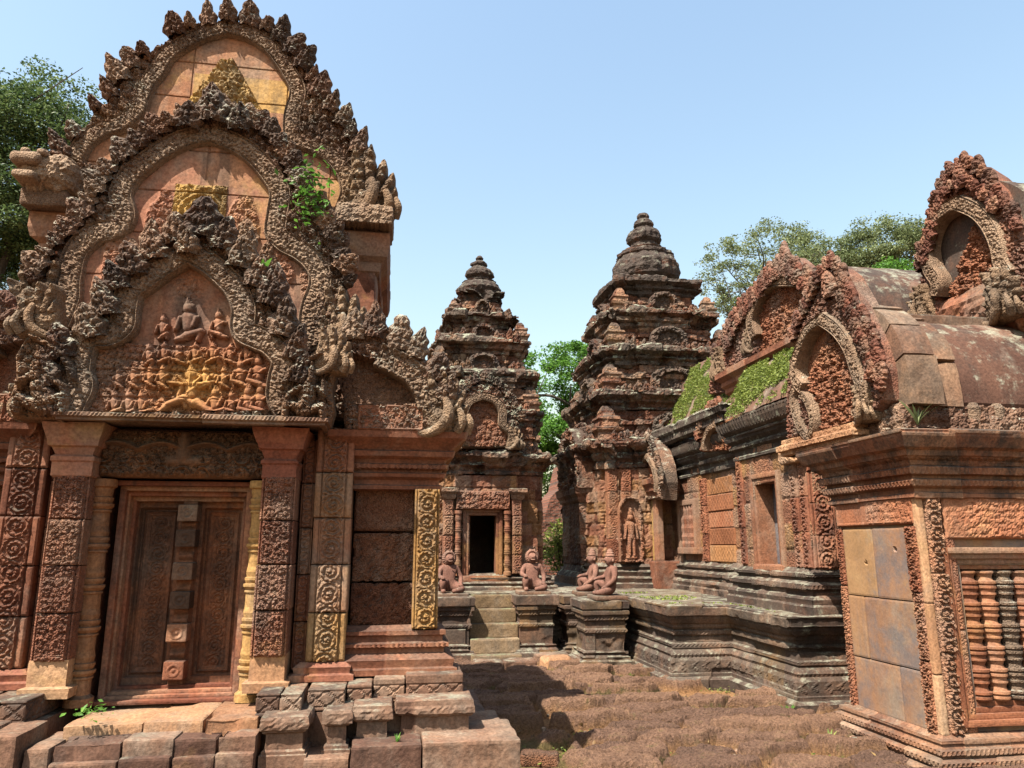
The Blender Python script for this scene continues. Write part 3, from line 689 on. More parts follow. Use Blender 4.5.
leaf_o = part(lib_door, 'false_door', M_DOOR, LIB)
for k, z in enumerate((.80, 1.05, 1.27, 1.47, 1.70, 1.88)):
    def boss(g, z=z, k=k):
        block(g, (XC-.068, 5.73, z-.06), (XC+.068, 5.86, z+.06), .008, .006, .003, 160+k, surf=lambda X: .004*np.cos(np.hypot(X[..., 0]-XC, X[..., 2]-z)*170)*(X[..., 1] < 5.745)*(np.hypot(X[..., 0]-XC, X[..., 2]-z) < .045))
    part(boss, 'door_boss', M_RED if k in (1, 0) else M_BLACK, leaf_o)  # lower two red as if sunlit, upper ones dark: shade put into colour
def lib_frame(g):
    for i, (d, y, w) in enumerate([(.50, 5.62, .05), (.455, 5.68, .045), (.425, 5.73, .03), (.40, 5.79, .03)]):
        hw = d+.07 if i == 0 else d
        for sg in (-1, 1): block(g, (min(XC+sg*(hw-w), XC+sg*hw), y, .64), (max(XC+sg*(hw-w), XC+sg*hw), 5.95, 1.985+.03*(3-i)), .012, .006, .003, 170+i*3+sg, f=6)
        block(g, (XC-hw, y+.001, 1.965+.033*(3-i)), (XC+hw, 5.95, 2.0+.033*(3-i)), .012, .006, .003, 180+i, f=6)
        block(g, (XC-hw-.0, y+.002, .605+.02*i), (XC+hw, 5.95, .632+.022*i), .012, .006, .003, 186+i, f=6)
part(lib_frame, 'door_frame', M_DOOR, LIB)
def colprof(z0, z1, r):
    H = z1-z0; P = [(r*1.25, z0), (r*1.25, z0+.05), (r*1.05, z0+.06)]
    n = 5
    for k in range(n):
        a = z0+.06+(H-.12)*k/n; w = (H-.12)/n
        P += [(r*.88, a+.01), (r*.88, a+w*.38), (r*1.0, a+w*.40), (r*1.0, a+w*.44), (r*.9, a+w*.46), (r*1.16, a+w*.54), (r*1.16, a+w*.60), (r*.92, a+w*.62), (r*1.06, a+w*.70), (r*1.06, a+w*.76), (r*.9, a+w*.78), (r*.98, a+w*.9)]
    P += [(r*1.0, z1-.06), (r*1.25, z1-.05), (r*1.25, z1)]
    return P
for sg in (-1, 1):
    part(lambda g: lathe(g, (XC+sg*.535, 5.585, 0), colprof(.62, 2.10, .072), 24, .008, (.5, .7 if sg > 0 else .2, 0, 0), .004, .04, seed=sg+2), 'colonette', M_TAN if sg > 0 else M_RED, LIB, smooth=False)  # right one tan as sunlit, left one red as shaded: light in the colour

# --- pediments
def ped(fr, outline, inner, bandsL, bandsR, w, tymp, base=0., mat=M_GREY, tmat=None, thick=.3, seed=0, f=22., hh=.055, res=.011, colf=None, tcolf=None, rec=.10, lib=LIB, bmat=None, inset=0.0):
    tmat = tmat or M_TYM
    o = fr.px(outline); inn = fr.px(inner)
    def hf(u, v, d):
        ins = inpoly(u, v, inn); di, _, _ = polydist(u, v, inn)
        return np.where(ins, -rec-.03, sst(0, .03, d)*hh*foliage(u, v, f, seed)*1.15-.02 + .02*(v2(u, v, 5, seed)-.5)) - .03*sst(.02, 0, d)
    P_ = part(lambda g: relief(g, fr, o, hf, res, thick, (.5, 0, .15, 0), colf), 'pediment', mat, lib)
    if tymp is not None:
        part(lambda g: relief(g, fr, inn, lambda u, v, d: -rec+tymp(u, v), res*.8, .03, (.5, 0, 0, 0), tcolf), 'tympanum', tmat, P_)
    for k, (pts, a, b) in enumerate(bandsL+bandsR): arch(P_, fr, pts, a, b, base, bmat or M_GREYLINE, seed*10+k)
    return P_

# front pediment
F1_ = ym(5.27)
L1 = [(189, 252), (163, 267), (143, 281), (130, 291), (125, 310), (123, 326), (110, 335), (93, 336), (83, 346), (78, 370), (81, 386), (76, 398), (70, 412)]
R1 = [(189, 252), (211, 265), (228, 280), (237, 291), (244, 308), (243, 325), (246, 333), (257, 338), (272, 345), (284, 361), (281, 380), (280, 396), (287, 410)]
OUT1 = [(38, 419), (44, 385), (62, 350), (78, 325), (96, 300), (105, 280), (125, 266), (145, 250), (165, 236), (185, 222), (203, 226), (225, 243), (245, 261), (265, 283), (280, 305), (292, 330), (300, 355), (308, 372), (328, 385), (328, 423), (180, 421)]
IN1 = L1[::-1]+R1[1:]
sc1 = 0.0078
def tymp1(u, v):
    L = []
    def add(x0, y0, x1, y1, r0, r1, h=1.):
        a = F1_.px([(x0, y0), (x1, y1)]); L.append((a[0][0], a[0][1], a[1][0], a[1][1], r0*sc1, r1*sc1, h*.062))
    rg = np.random.RandomState(4)
    def fig(x, y, h, d=1):
        x += rg.uniform(-2.5, 2.5); h *= rg.uniform(.85, 1.15); y += rg.uniform(-1.5, 1.); d = d*rg.choice([1, 1, -1, .6])
        add(x, y-.80*h, x, y-.84*h, .13*h, .13*h, .9); add(x, y-.93*h, x, y-1.06*h, .09*h, .03*h, .8)
        add(x, y-.34*h, x, y-.58*h, .13*h, .17*h, .85); add(x-.06*h*d, y-.14*h, x+.3*h*d, y-.26*h, .10*h, .08*h, .95); add(x+.3*h*d, y-.26*h, x+.22*h*d, y-.04*h, .07*h, .06*h, .8); add(x-.06*h*d, y-.12*h, x-.28*h*d, y-.06*h, .1*h, .07*h, .8)
        add(x-.2*h, y-.58*h, x-.3*h, y-.32*h, .065*h, .06*h, .8); add(x+.2*h, y-.58*h, x+.12*h*d, y-.38*h, .065*h, .06*h, .9)
    for x in (146, 163, 180, 197, 214, 231, 244): fig(x, 364, 21, 1 if x < 198 else -1)
    for x in (118, 132, 148, 162, 206, 222, 240, 257): fig(x, 389, 24 if x < 240 else 30, -1)
    for x in (112, 126, 140, 214, 230, 246, 262): fig(x, 416, 27, 1 if x < 180 else -1)
    fig(190, 408, 44, -1); fig(187, 340, 44, 1); fig(217, 338, 26, -1); fig(161, 338, 24, 1)
    for k in range(5): add(190+4*(k-2), 384, 190+11*(k-2), 372+abs(k-2)*5, 2.4, 1.8, 1.05)
    add(184, 398, 168, 404, 4.5, 3.5, 1.2); add(168, 404, 157, 414, 3.6, 2.8, 1.1); add(196, 402, 210, 412, 4.5, 3.5, 1.2)
    a = F1_.px([(189, 262), (189, 340), (189, 345)])
    base = .012*(v2(u, v, 6, 3)-.5)
    low = v < a[2][1]
    bg = np.where(low, .030*foliage(u, v, 34, 3), 0)
    leafy = .02*foliage(u, v, 30, 9)*sst(.16, .05, np.hypot((u-a[0][0])*1.2, (v-F1_.px([(189, 285)])[0][1])))
    step = np.where(low, .015, 0)
    return np.maximum(capsules(u, v, L), bg+leafy) + base + step - .01*np.where(np.abs(((v-a[2][1])/.19) % 1) < .05, 1, 0)*low
def tcol1(u, v):
    a = F1_.px([(190, 378)])[0]; C = np.zeros(u.shape+(4,)); C[..., 0] = .45
    C[..., 1] = .75*np.exp(-((u-a[0]-.02)/.22)**2-((v-a[1])/.17)**2)+.2*(v2(u, v, 4, 4)-.4); C[..., 2] = .1+.25*sst(.3, -.1, v-a[1]-.1)*0
    b = F1_.px([(188, 312)])[0]; C[..., 2] += .9*np.exp(-((u-b[0])/.1)**2-((v-b[1])/.13)**2)
    return C
M_TY1 = stone('tympanum_stone', c1=(.20, .085, .06), c2=(.38, .19, .12), c3=(.50, .32, .19), och=(.68, .42, .13), dark=.55, lich=.12, ochre=.3, up=.1, dthr=.62)
P1 = ped(F1_, OUT1, IN1, [(L1, .088, .10)], [(R1, .088, .10)], .08, tymp1, base=.0, tmat=M_TY1, thick=.5, seed=1, tcolf=tcol1, rec=.06)
def lib_ledge(g):
    a = F1_.px([(60, 418), (326, 424)])
    mould(g, rect(a[0][0], a[1][0], 5.20, 5.75), [(-.03, 2.455), (.0, 2.46), (.0, 2.475), (.02, 2.485), (.02, 2.51), (.0, 2.515)], .012, .008, .004, seed=200, boff=.004, carve=lambda s, z, r, o: .005*np.cos(s*2*np.pi/.022)*((z > 2.487) & (z < 2.508)))
part(lib_ledge, 'ledge', M_BASE, P1)
def fl1(g):
    # big lumps of carved leaves crowding the front arch's extrados
    for (x, y, L, w, a, b) in [(203, 232, .36, .15, 0, .05), (178, 238, .26, .11, -.15, .04), (222, 244, .27, .12, .12, .04), (158, 254, .26, .12, -.25, .04), (240, 262, .30, .13, .2, .05), (256, 282, .26, .12, .25, .05), (138, 270, .27, .12, -.3, .05), (122, 284, .24, .11, -.35, .04), (270, 300, .33, .13, .25, .06), (282, 330, .32, .12, .2, .05), (110, 310, .3, .12, -.3, .05), (97, 332, .27, .12, -.35, .05), (292, 352, .28, .1, .25, .04), (66, 352, .3, .12, -.3, .05), (55, 380, .3, .11, -.3, .05), (190, 250, .2, .09, 0, .08), (298, 376, .24, .09, .2, .04), (58, 405, .22, .1, -.4, .04)]:
        p = F1_.px([(x, y)])[0]; flame(g, F1_, p[0], p[1]-.06, a, L, w*.8, .085, int(x), b-.02, (RNG.rand(), 0, .2, 0), 22, 19, 32., .2)
part(fl1, 'flame_border', M_GREY, P1)
# corner plaques with garuda / naga riders
def rider(parent, fr, x, y, s, mx):
    o = fr.px([(x, y)])[0]; r = np.random.RandomState(int(x))
    O = np.array([(o[0]+mx*a*s, o[1]+b*s) for a, b in ((-.36, -.04), (.46, -.04), (.52, .2), (.47, .5), (.52, .8), (.42, 1.08), (.2, 1.16), (.0, .98), (-.28, .80), (-.38, .4))])
    Cp = [(.05, .12, .10, .36, .13, .15), (.10, .36, .13, .52, .15, .13), (.14, .60, .15, .68, .10, .10), (.15, .76, .16, .90, .08, .03), (.0, .5, -.18, .38, .06, .05), (-.18, .38, -.22, .2, .05, .045), (.24, .5, .36, .40, .06, .05), (.36, .40, .34, .62, .05, .04),
          (.05, .14, -.2, .24, .10, .08), (-.2, .24, -.22, .02, .08, .06), (.12, .12, .34, .20, .10, .08), (.34, .20, .36, .0, .08, .06), (-.3, .5, -.1, .86, .06, .06), (-.1, .86, .3, 1.06, .06, .04)]
    C = [(o[0]+mx*a*s, o[1]+b*s, o[0]+mx*c*s, o[1]+d*s, e*s, f*s, .28*s) for a, b, c, d, e, f in Cp]
    def hf(u, v, d): return np.maximum(.05*foliage(u, v, 34, 4), capsules(u, v, C)*(.75+.35*foliage(u, v, 40, 9)))*sst(-.005, .03, d)
    return part(lambda g: relief(g, fr, O, hf, .008, .25, (.5, .1, .15, 0)), 'guardian_figure', M_GREY, parent)
rider(P1, F1_.off(-.02), 300, 420, .44, 1); rider(P1, F1_.off(-.02), 50, 416, .50, -1)
naga(P1, F1_, 330, 372, .34, 1, 3); naga(P1, F1_, 40, 335, .38, -1, 4)

# middle pediment
F2_ = ym(5.72)
L2 = [(211, 135), (188, 139), (164, 150), (150, 160), (131, 176), (121, 195), (125, 216), (116, 229), (95, 235), (77, 252), (70, 279), (68, 300), (58, 325)]
R2 = [(211, 135), (234, 143), (254, 156), (270, 174), (280, 192), (278, 212), (276, 232), (285, 243), (300, 251), (312, 261), (320, 275), (319, 290), (313, 306), (311, 325), (318, 345)]
OUT2 = [(10, 345), (22, 310), (40, 280), (56, 248), (80, 228), (95, 205), (105, 185), (120, 165), (140, 146), (165, 128), (185, 116), (205, 108), (222, 110), (250, 122), (275, 140), (288, 162), (302, 190), (316, 210), (332, 240), (345, 275), (347, 300), (342, 345), (345, 420), (20, 420)]
IN2 = L2[::-1]+R2[1:]
def t2(u, v):
    yb = F2_.px([(170, 235), (228, 186), (190, 250), (232, 250)])
    h = .015*(v2(u, v, 5, 8)-.5)
    inb = (u > yb[0][0]) & (u < yb[1][0]) & (v > yb[0][1]) & (v < yb[1][1])
    h = h + np.where(inb, .035*scroll(u-(yb[0][0]+yb[1][0])/2, v-yb[0][1]-.0, .40, 5, 4.)+.02*foliage(u, v, 25, 2)-.01, 0)
    c = F2_.px([(205, 190)])[0]
    tri = np.abs(u-c[0]) < (c[1]+.38-v)*.75
    pat = sst(.15, .35, v2(u, v, 4.5, 6)+.25*(np.abs(u-c[0]) < .55)-.35*(v > c[1]-.0))
    low = (v < c[1]-.02) & ~inb
    h = h + np.where(low, .035*foliage(u, v, 22, 6)*sst(.42, .5, np.abs(np.mod((u-c[0])/.30, 1)-.5)+.25*(v2(u, v, 8, 2)-.5)+.18*sst(0, -.3, v-c[1])+.12), 0)
    jo = np.abs(((v-c[1]+.02)/.36) % 1) < .015
    return h - .012*jo - .012*(np.abs(u-c[0]) < .005)*(v > c[1]+.1)
def t2c(u, v):
    yb = F2_.px([(170, 235), (228, 186)]); C = np.zeros(u.shape+(4,)); C[..., 0] = .55+.3*(v2(u, v, 1.5, 4)-.5)
    C[..., 1] = np.where((u > yb[0][0]) & (u < yb[1][0]) & (v > yb[0][1]) & (v < yb[1][1]), .95, .12*sst(yb[1][0]-.2, yb[1][0]+.0, u)*(v > yb[1][1]))
    return C
P2 = ped(F2_, OUT2, IN2, [(L2, .085, .10)], [(R2, .085, .10)], .08, t2, base=.0, seed=2, tcolf=t2c, thick=.5, rec=.02)
def fl2(g):
    pts = [(40, 282), (58, 248), (82, 226), (98, 200), (110, 178), (128, 160), (150, 143), (176, 126), (208, 118), (240, 122), (268, 138), (286, 165), (300, 195), (318, 222), (334, 252), (345, 285)]
    pxflames(g, F2_, pts, .19, .19, .10, .85, .07, .02, seed=4, up=.35, jit=.3)
    for (x, y, L, w) in [(215, 122, .36, .16), (190, 128, .24, .12), (240, 130, .25, .12)]:
        p = F2_.px([(x, y)])[0]; flame(g, F2_, p[0], p[1]-.05, 0, L, w*.8, .09, int(x), .06, (.3, 0, .35, 0), 22, 19, 30., .2)
part(fl2, 'flame_border', M_GREY, P2)
for a_ in [(203, 238, .34, .12), (248, 238, .3, .1), (150, 240, .28, .11), (265, 262, .3, .1), (132, 262, .28, .1)]:
    def crest(g):
        p = F2_.px([(a_[0], a_[1])])[0]; flame(g, F2_, p[0], p[1]-.08, 0, a_[2], a_[3]*.8, .08, int(a_[0])+3, -.03, (.6, 0, .1, 0), 22, 19, 30., .1)
    part(crest, 'leaf_crest', M_GREY, P2)
naga(P2, F2_.off(-.08), 338, 350, .52, 1, 5); naga(P2, F2_.off(-.08), 40, 330, .55, -1, 6)

# rear pediment
F3_ = ym(6.3)
L3 = [(228, 29), (203, 35), (180, 47), (166, 58), (158, 72), (148, 84), (142, 98), (137, 112), (122, 124), (103, 130), (86, 142), (74, 160)]
R3 = [(228, 29), (250, 35), (270, 47), (281, 60), (290, 74), (298, 92), (292, 117), (294, 138), (312, 146), (331, 156), (345, 174), (349, 192), (344, 209)]
OUT3 = [(26, 216), (34, 190), (58, 165), (75, 138), (95, 110), (115, 94), (125, 74), (150, 50), (175, 34), (200, 22), (230, 17), (262, 26), (285, 42), (303, 64), (320, 94), (340, 116), (355, 143), (368, 168), (385, 196), (388, 224), (345, 232), (60, 235)]
IN3 = L3[::-1]+R3[1:]
def t3(u, v):
    c = F3_.px([(228, 60), (228, 108), (195, 108), (262, 108)]); h = .012*(v2(u, v, 5, 18)-.5)
    wv = (c[0][1]-v)/(c[0][1]-c[1][1]); m = (np.abs(u-c[0][0]) < .05+.28*wv) & (wv > 0) & (wv < 1.6)
    h = h + np.where(m, .05*foliage(u, v, 13, 6)+.02*foliage(u, v, 28, 5), 0)
    jo = (np.abs((v-c[0][1]+.05)/.35 % 1) < .02) | (np.abs(((u-c[0][0]-.12)/.42) % 1) < .015)
    return h - .012*jo
def t3c(u, v):
    c = F3_.px([(228, 60), (228, 108), (195, 108), (248, 75), (293, 108)]); C = np.zeros(u.shape+(4,)); C[..., 0] = .55+.4*(hsh(u/.42, v/.35, 0, 3)-.5)
    wv = (c[0][1]-v)/(c[0][1]-c[1][1]); m = (np.abs(u-c[0][0]) < .05+.28*wv) & (wv > 0) & (wv < 1.0)
    rb = (u > c[0][0]-.28) & (wv > .3) & (wv < 1.0)
    C[..., 1] = np.where(m, 1., np.where(rb, .72, .12)); C[..., 3] = 0
    return C
P3 = ped(F3_, OUT3, IN3, [(L3, .075, .085)], [(R3, .075, .085)], .08, t3, base=.0, seed=3, tcolf=t3c, thick=.55, hh=.06, rec=.02)
def fl3(g):
    pts = [(54, 170), (72, 146), (93, 116), (112, 98), (124, 78), (146, 56), (172, 38), (200, 27), (231, 22), (262, 30), (285, 47), (303, 70), (320, 100), (340, 124), (355, 150), (368, 172)]
    pxflames(g, F3_, pts, .25, .27, .165, .62, .085, .0, seed=6, up=.6, jit=.35, skip=(3, 9))
part(fl3, 'flame_border', M_GREY, P3)
naga(P3, F3_.off(-.05), 366, 218, .62, 1, 7, mat=M_GREYLINE)
part(lambda g: block(g, (F3_.px([(338, 226)])[0][0], 6.1, F3_.px([(338, 229)])[0][1]), (F3_.px([(392, 226)])[0][0], 6.6, F3_.px([(338, 212)])[0][1]), .012, .01, .006, 77, surf=lambda X: .02*foliage(X[..., 0], X[..., 2], 22, 3)), 'naga_block', M_GREYLINE, P3)
def lion(g):
    a = F3_.px([(30, 212), (76, 212)]); z = a[0][1]
    block(g, (a[0][0], 6.1, z-.02), (a[1][0], 6.5, z+.13), .02, .02, .012, 210)
    o = F3_.px([(58, 186)])[0]
    def bl(X): return .035*foliage(X[..., 0], X[..., 2], 16, 3)
    block(g, (o[0]-.20, 6.02, z+.12), (o[0]+.20, 6.5, z+.42), .014, .12, .02, 211, surf=bl)
    block(g, (o[0]-.20, 5.93, z+.14), (o[0]-.02, 6.2, z+.21), .012, .03, .01, 212)
    block(g, (o[0]-.24, 5.93, z+.27), (o[0]+.0, 6.2, z+.38), .012, .05, .01, 213)
    for sx in (-.14, -.02): block(g, (o[0]+sx-.03, 5.96, z+.36), (o[0]+sx+.04, 6.1, z+.42), .01, .03, .004, 214)
part(lion, 'lion_head', M_GREYLINE, P3)
def nave_corn(g):
    a = F3_.px([(390, 232), (32, 232)])
    pr = [(-.42, 3.35), (-.42, 3.55), (-.38, 3.56), (-.38, 3.62), (-.34, 3.63), (-.34, 3.70), (-.30, 3.71), (-.28, 3.80), (-.20, 3.82), (-.20, 3.88), (-.16, 3.90), (-.14, 3.98), (-.08, 4.02), (-.07, 4.10), (-.02, 4.14), (.0, 4.22), (.0, 4.36), (-.05, 4.37)]
    mould(g, rect(a[1][0], a[0][0], 6.22, 8.05), pr, .03, .014, .006, seed=220, boff=.006, bottom=True)
part(nave_corn, 'nave_cornice', M_RED, LIB)

# half pediments over the two wings
F4_ = ym(5.52)
def half(mx):
    o = np.array(F4_.px([(335, 345), (352, 322), (385, 326), (400, 335), (416, 345), (430, 365), (440, 395), (446, 434), (345, 432)]))
    if mx: o = np.stack([2*XC-o[:, 0], o[:, 1]], 1)[::-1]
    inn = F4_.px([(340, 350), (391, 366), (408, 376), (416, 388), (420, 404), (340, 404)])
    if mx: inn = np.stack([2*XC-inn[:, 0], inn[:, 1]], 1)
    def hf(u, v, d):
        i = inpoly(u, v, inn)
        return np.where(i, -.12+.015*foliage(u, v, 20, 3), .05*sst(0, .03, d)*foliage(u, v, 26, 7)) - .02*sst(.02, 0, d)
    Q = part(lambda g: relief(g, F4_, o, hf, .011, .35, (.4, 0, .0, 0)), 'half_pediment', M_CARVED if mx else M_GREY, LIB)
    pts = F4_.px([(378, 356), (397, 364), (413, 374), (425, 390), (430, 408)])
    if mx: pts = np.stack([2*XC-pts[:, 0], pts[:, 1]], 1)
    def hb(t, s, a): return .03*np.exp(-((np.abs(t)-.85)/.12)**2)+.04*foliage(a, s, 32, 8)
    part(lambda g: band(g, F4_, pts, .095, .095, .02, hb, 15, .01, (.5, 0, .2, 0)), 'arch_band', M_GREYLINE, Q)
    fr2 = F4_.px([(358, 404), (424, 430)])
    a, b = fr2[0][0], fr2[1][0]
    if mx: a, b = 2*XC-b, 2*XC-a
    part(lambda g: carved_panel(g, F4_.off(.02), rct(a, b, fr2[1][1]-.02, fr2[0][1]+.0), lambda u, v: np.maximum(foliage(u, v, 26, 5), scroll(v, u, .17, 2)), .02, .009, .2), 'frieze', M_RED, Q)
    def fl(g):
        L = [(355, 332, .26, -.1), (374, 330, .3, .1), (398, 342, .32, .15), (414, 350, .26, .2), (432, 372, .24, .35), (440, 392, .24, .4)]
        for (x, y, l, a) in L:
            p = F4_.px([(x, y)])[0]; u = p[0]
            if mx: u = 2*XC-u; a = -a
            flame(g, F4_, u, p[1]-.07, a, l, .09, .07, int(x)+mx, .02, (RNG.rand(), 0, .1, 0), 20, 17, 32., .2)
    part(fl, 'flame_border', M_CARVED if mx else M_GREY, Q)
    if not mx: naga(Q, F4_.off(-.05), 440, 432, .48, 1, 9); 
    else: naga(Q, F4_.off(-.05), 20, 420, .3, -1, 9)
half(0); half(1)
# ================================================================== the near gatehouse on the right, with its balustered window
GOP = thing('gatehouse', 'red sandstone gatehouse with a barred baluster window, vaulted roof and two carved gables', 'temple building')
xf = lambda X: Fr('X', X)
GX, GY, GW = 4.05, 5.30, 6.42       # south face, east face, west end
WX0, WX1, WZ0, WZ1 = 4.37, 5.17, .50, 1.47
M_GWALL = stone('stained_tan_wall_stone', c1=(.22, .14, .10), c2=(.40, .255, .16), c3=(.50, .37, .23), och=(.52, .37, .15), dark=.75, lich=.08, ochre=.45, streak=.3, rough_b=.25, dk=(.15, .14, .145), dthr=.485, up=0, grey=.75, spk=.10)
M_GRED = stone('orange_red_stone', c1=(.22, .09, .05), c2=(.42, .195, .11), c3=(.50, .30, .185), dark=.3, lich=.15, ochre=.25, carve=.0, streak=.25)
M_GCARV = stone('orange_red_carving', c1=(.22, .09, .055), c2=(.40, .19, .115), c3=(.48, .29, .18), dark=.3, lich=.2, ochre=.2, carve=.02, cs=48.)
def gop_wall(g):
    mould(g, rect(GX+.03, 9., GY+.03, GW-.03), [(0, -.1), (0, 2.2)], .05, .05, boff=0, keep=lambda x, y, z: ~((y < GY+.1) & (x > WX0-.02) & (x < WX1+.02) & (z > WZ0-.03) & (z < WZ1+.03)))
    for i, (z0, z1) in enumerate([(.28, .70), (.707, 1.215), (1.222, 1.79)]):
        ys = [5.46, [5.72, 6.1, 5.90][i], 6.33]
        for k in range(2):
            block(g, (GX+.004*((i+k) % 2), ys[k]+.003, z0), (GX+.3, ys[k+1]-.003, z1), .016, .008, .004, 300+i*3+k, (.4+.12*k, [.0, .12, .28][i]*k, .08*(1-k), 0), f=6,
                  surf=lambda X: -.03*((np.hypot(X[..., 1]-5.62, X[..., 2]-1.62) < .02) | (np.hypot(X[..., 1]-6.02, X[..., 2]-1.50) < .016))*(X[..., 0] < GX+.02))
part(gop_wall, 'wall', M_GWALL, GOP)
part(lambda g: carved_panel(g, xf(GX-.005), rct(-GW+.03, -5.34, 1.815, 2.03), lambda u, v: foliage(u, v, 26, 4)*sst(-.02, .04, u*.25+v*.0+.05*np.sin(u*9)+.06), .012, .01, .1, lip=.004, edge=.015), 'frieze', M_GRED, GOP)
part(lambda g: carved_panel(g, ym(GY-.006), rct(GX+.22, 7.5, 1.70, 2.03), lambda u, v: foliage(u, v, 30, 6)*(.4+.6*sst(.4, .55, v2(u, v, 4, 2))), .016, .012, .1, lip=.004, edge=.015), 'frieze', M_GRED, GOP)
for a_ in ((-5.46, -5.325, .28, 1.80, lambda u, v: scroll(u, v, .10, 31, 1.8), 3, .03, 31, .007, xf(GX-.012)), (-GW, -6.335, .28, 1.80, lambda u, v: scroll(u, v, .075, 32, 1.8), 3, .022, 32, .008, xf(GX-.008)),
           (GX+.055, GX+.20, .28, 2.02, lambda u, v: scroll(u, v, .12, 33, 1.4), 3, .036, 33, .007, ym(GY-.014)), (GX+.202, GX+.30, .28, 1.75, lambda u, v: .3*foliage(u, v, 30, 5), 2, .01, 34, .012, ym(GY-.004))):
    part(lambda g: pil(g, a_[0], a_[1], a_[2], a_[3], 0, a_[4], a_[5], a_[6], a_[7], .012, .12, res=a_[8], fr=a_[9]), 'scroll_border', M_GCARV, GOP)
part(lambda g: [block(g, (GX-.006, GY-.006, z0), (GX+.052, GY+.06, z1), .012, .008, .004, 340+k) for k, (z0, z1) in enumerate([(.28, .70), (.705, 1.215), (1.22, 2.02)])], 'corner_strip', M_TAN, GOP)
def gop_base(g):
    pr = [(.20, -.15), (.20, .0), (.17, .015), (.19, .05), (.17, .07), (.12, .08), (.12, .10), (.15, .105), (.155, .135), (.13, .145), (.085, .15), (.085, .165), (.11, .17), (.11, .205), (.07, .21), (.06, .235), (.075, .24), (.075, .265), (.03, .27), (.0, .29)]
    bead = lambda s, z, r, o: .006*np.cos(s*2*np.pi/.036)*(((z > .105) & (z < .135)) | ((z > .17) & (z < .205))) + .01*foliage(s, z, 24, 3)*((z > .0) & (z < .05))
    mould(g, rect(GX, 9., GY, GW), pr, .012, .01, .004, carve=bead, seed=350, boff=.006, blk=(.45, .3))
part(gop_base, 'moulded_base', stone('gatehouse_base_stone', c1=(.20, .11, .075), c2=(.34, .20, .13), c3=(.44, .30, .20), dark=.6, lich=.3, up=.12, dthr=.56, ochre=.2), GOP)
def gop_corn(g):
    pr = [(-.02, 2.0), (.03, 2.02), (.03, 2.05), (.01, 2.06), (.01, 2.09), (.06, 2.11), (.07, 2.15), (.03, 2.165), (.03, 2.19), (.08, 2.20), (.09, 2.25), (.05, 2.265), (.06, 2.31), (.12, 2.34), (.13, 2.38), (.17, 2.40), (.21, 2.48), (.22, 2.525), (.17, 2.535), (.12, 2.55)]
    cv = lambda s, z, r, o: .006*np.cos(s*2*np.pi/.04)*(((z > 2.205) & (z < 2.245)) | ((z > 2.11) & (z < 2.15))) + .01*foliage(s, z, 28, 3)*((z > 2.27) & (z < 2.33))
    mould(g, rect(GX, 9., GY, GW), pr, .012, .01, .005, carve=cv, seed=360, boff=.007, blk=(.5, .5))
part(gop_corn, 'cornice', stone('gatehouse_cornice_stone', c1=(.19, .085, .055), c2=(.35, .175, .105), c3=(.43, .27, .17), dark=.9, lich=.35, up=.1, dthr=.505, ochre=.4, streak=.7), GOP)
def gop_parapet(g):
    cv = lambda s, z, r, o: .035*foliage(s, z, 15, 5)
    mould(g, rect(GX-.02, 9., GY-.02, 6.5), [(.02, 2.55), (.06, 2.56), (.05, 2.66), (.03, 2.74), (-.05, 2.76)], .014, .014, .012, carve=cv, seed=365, boff=.02, blk=(.35, .3), chip=.03)
    pass
for x in (4.62, 4.84): part(lambda g: lathe(g, (x, GY-.03, 2.60), [(.055, 0), (.06, .09), (.065, .14), (.04, .18), (.0, .19)], 14, .01, (.6, 0, .3, 0), .004), 'parapet_post', M_GREYLINE, GOP)
part(gop_parapet, 'parapet', M_GREY, GOP)
# window with turned balusters
WX0, WX1, WZ0, WZ1 = 4.37, 5.17, .50, 1.47
def gop_win(g):
    for i in range(4):
        w = .165-.041*i; y = GY-.03+.022*i; ww = .046
        for (a, b, c, d) in ((WX0-w, WX0-w+ww, WZ0-w, WZ1+w), (WX1+w-ww, WX1+w, WZ0-w, WZ1+w)): block(g, (a, y, c), (b, GY+.2, d), .012, .006, .003, 370+i, f=6)
        block(g, (WX0-w, y+.001, WZ1+w-ww), (WX1+w, GY+.2, WZ1+w), .012, .006, .003, 376+i, f=6)
        block(g, (WX0-w, y+.001, WZ0-w), (WX1+w, GY+.2, WZ0-w+ww), .012, .006, .003, 380+i, f=6)
win = part(gop_win, 'window', M_GRED, GOP)
part(lambda g: block(g, (WX0-.1, GY+.30, WZ0-.1), (WX1+.1, GY+.36, WZ1+.1), .04, .004, .002, 1), 'window_back', M_BLACK, win)  # dark stone paints in the shade between the balusters
def balprof():
    H = WZ1-WZ0; P = []; n = 6
    for k in range(n):
        a = H*k/n; w = H/n; r = .076
        P += [(r*.92, a+.002), (r*1.06, a+w*.10), (r*1.06, a+w*.2), (r*.9, a+w*.24), (r*1.1, a+w*.32), (r*1.1, a+w*.42), (r*.86, a+w*.46), (r*.74, a+w*.6), (r*.86, a+w*.76), (r*.98, a+w*.8), (r*.98, a+w*.88), (r*.86, a+w*.9)]
    return P
for k in range(5):
    part(lambda g: lathe(g, (WX0+.085+k*.157, GY+.07, WZ0), balprof(), 22, .008, ((.2, .75, .45, .3, .6)[k], 0, (.1, .0, .35, .2, .1)[k], 0), .003, seed=k), 'baluster', M_GRED if k != 2 else M_GREYLINE, win)
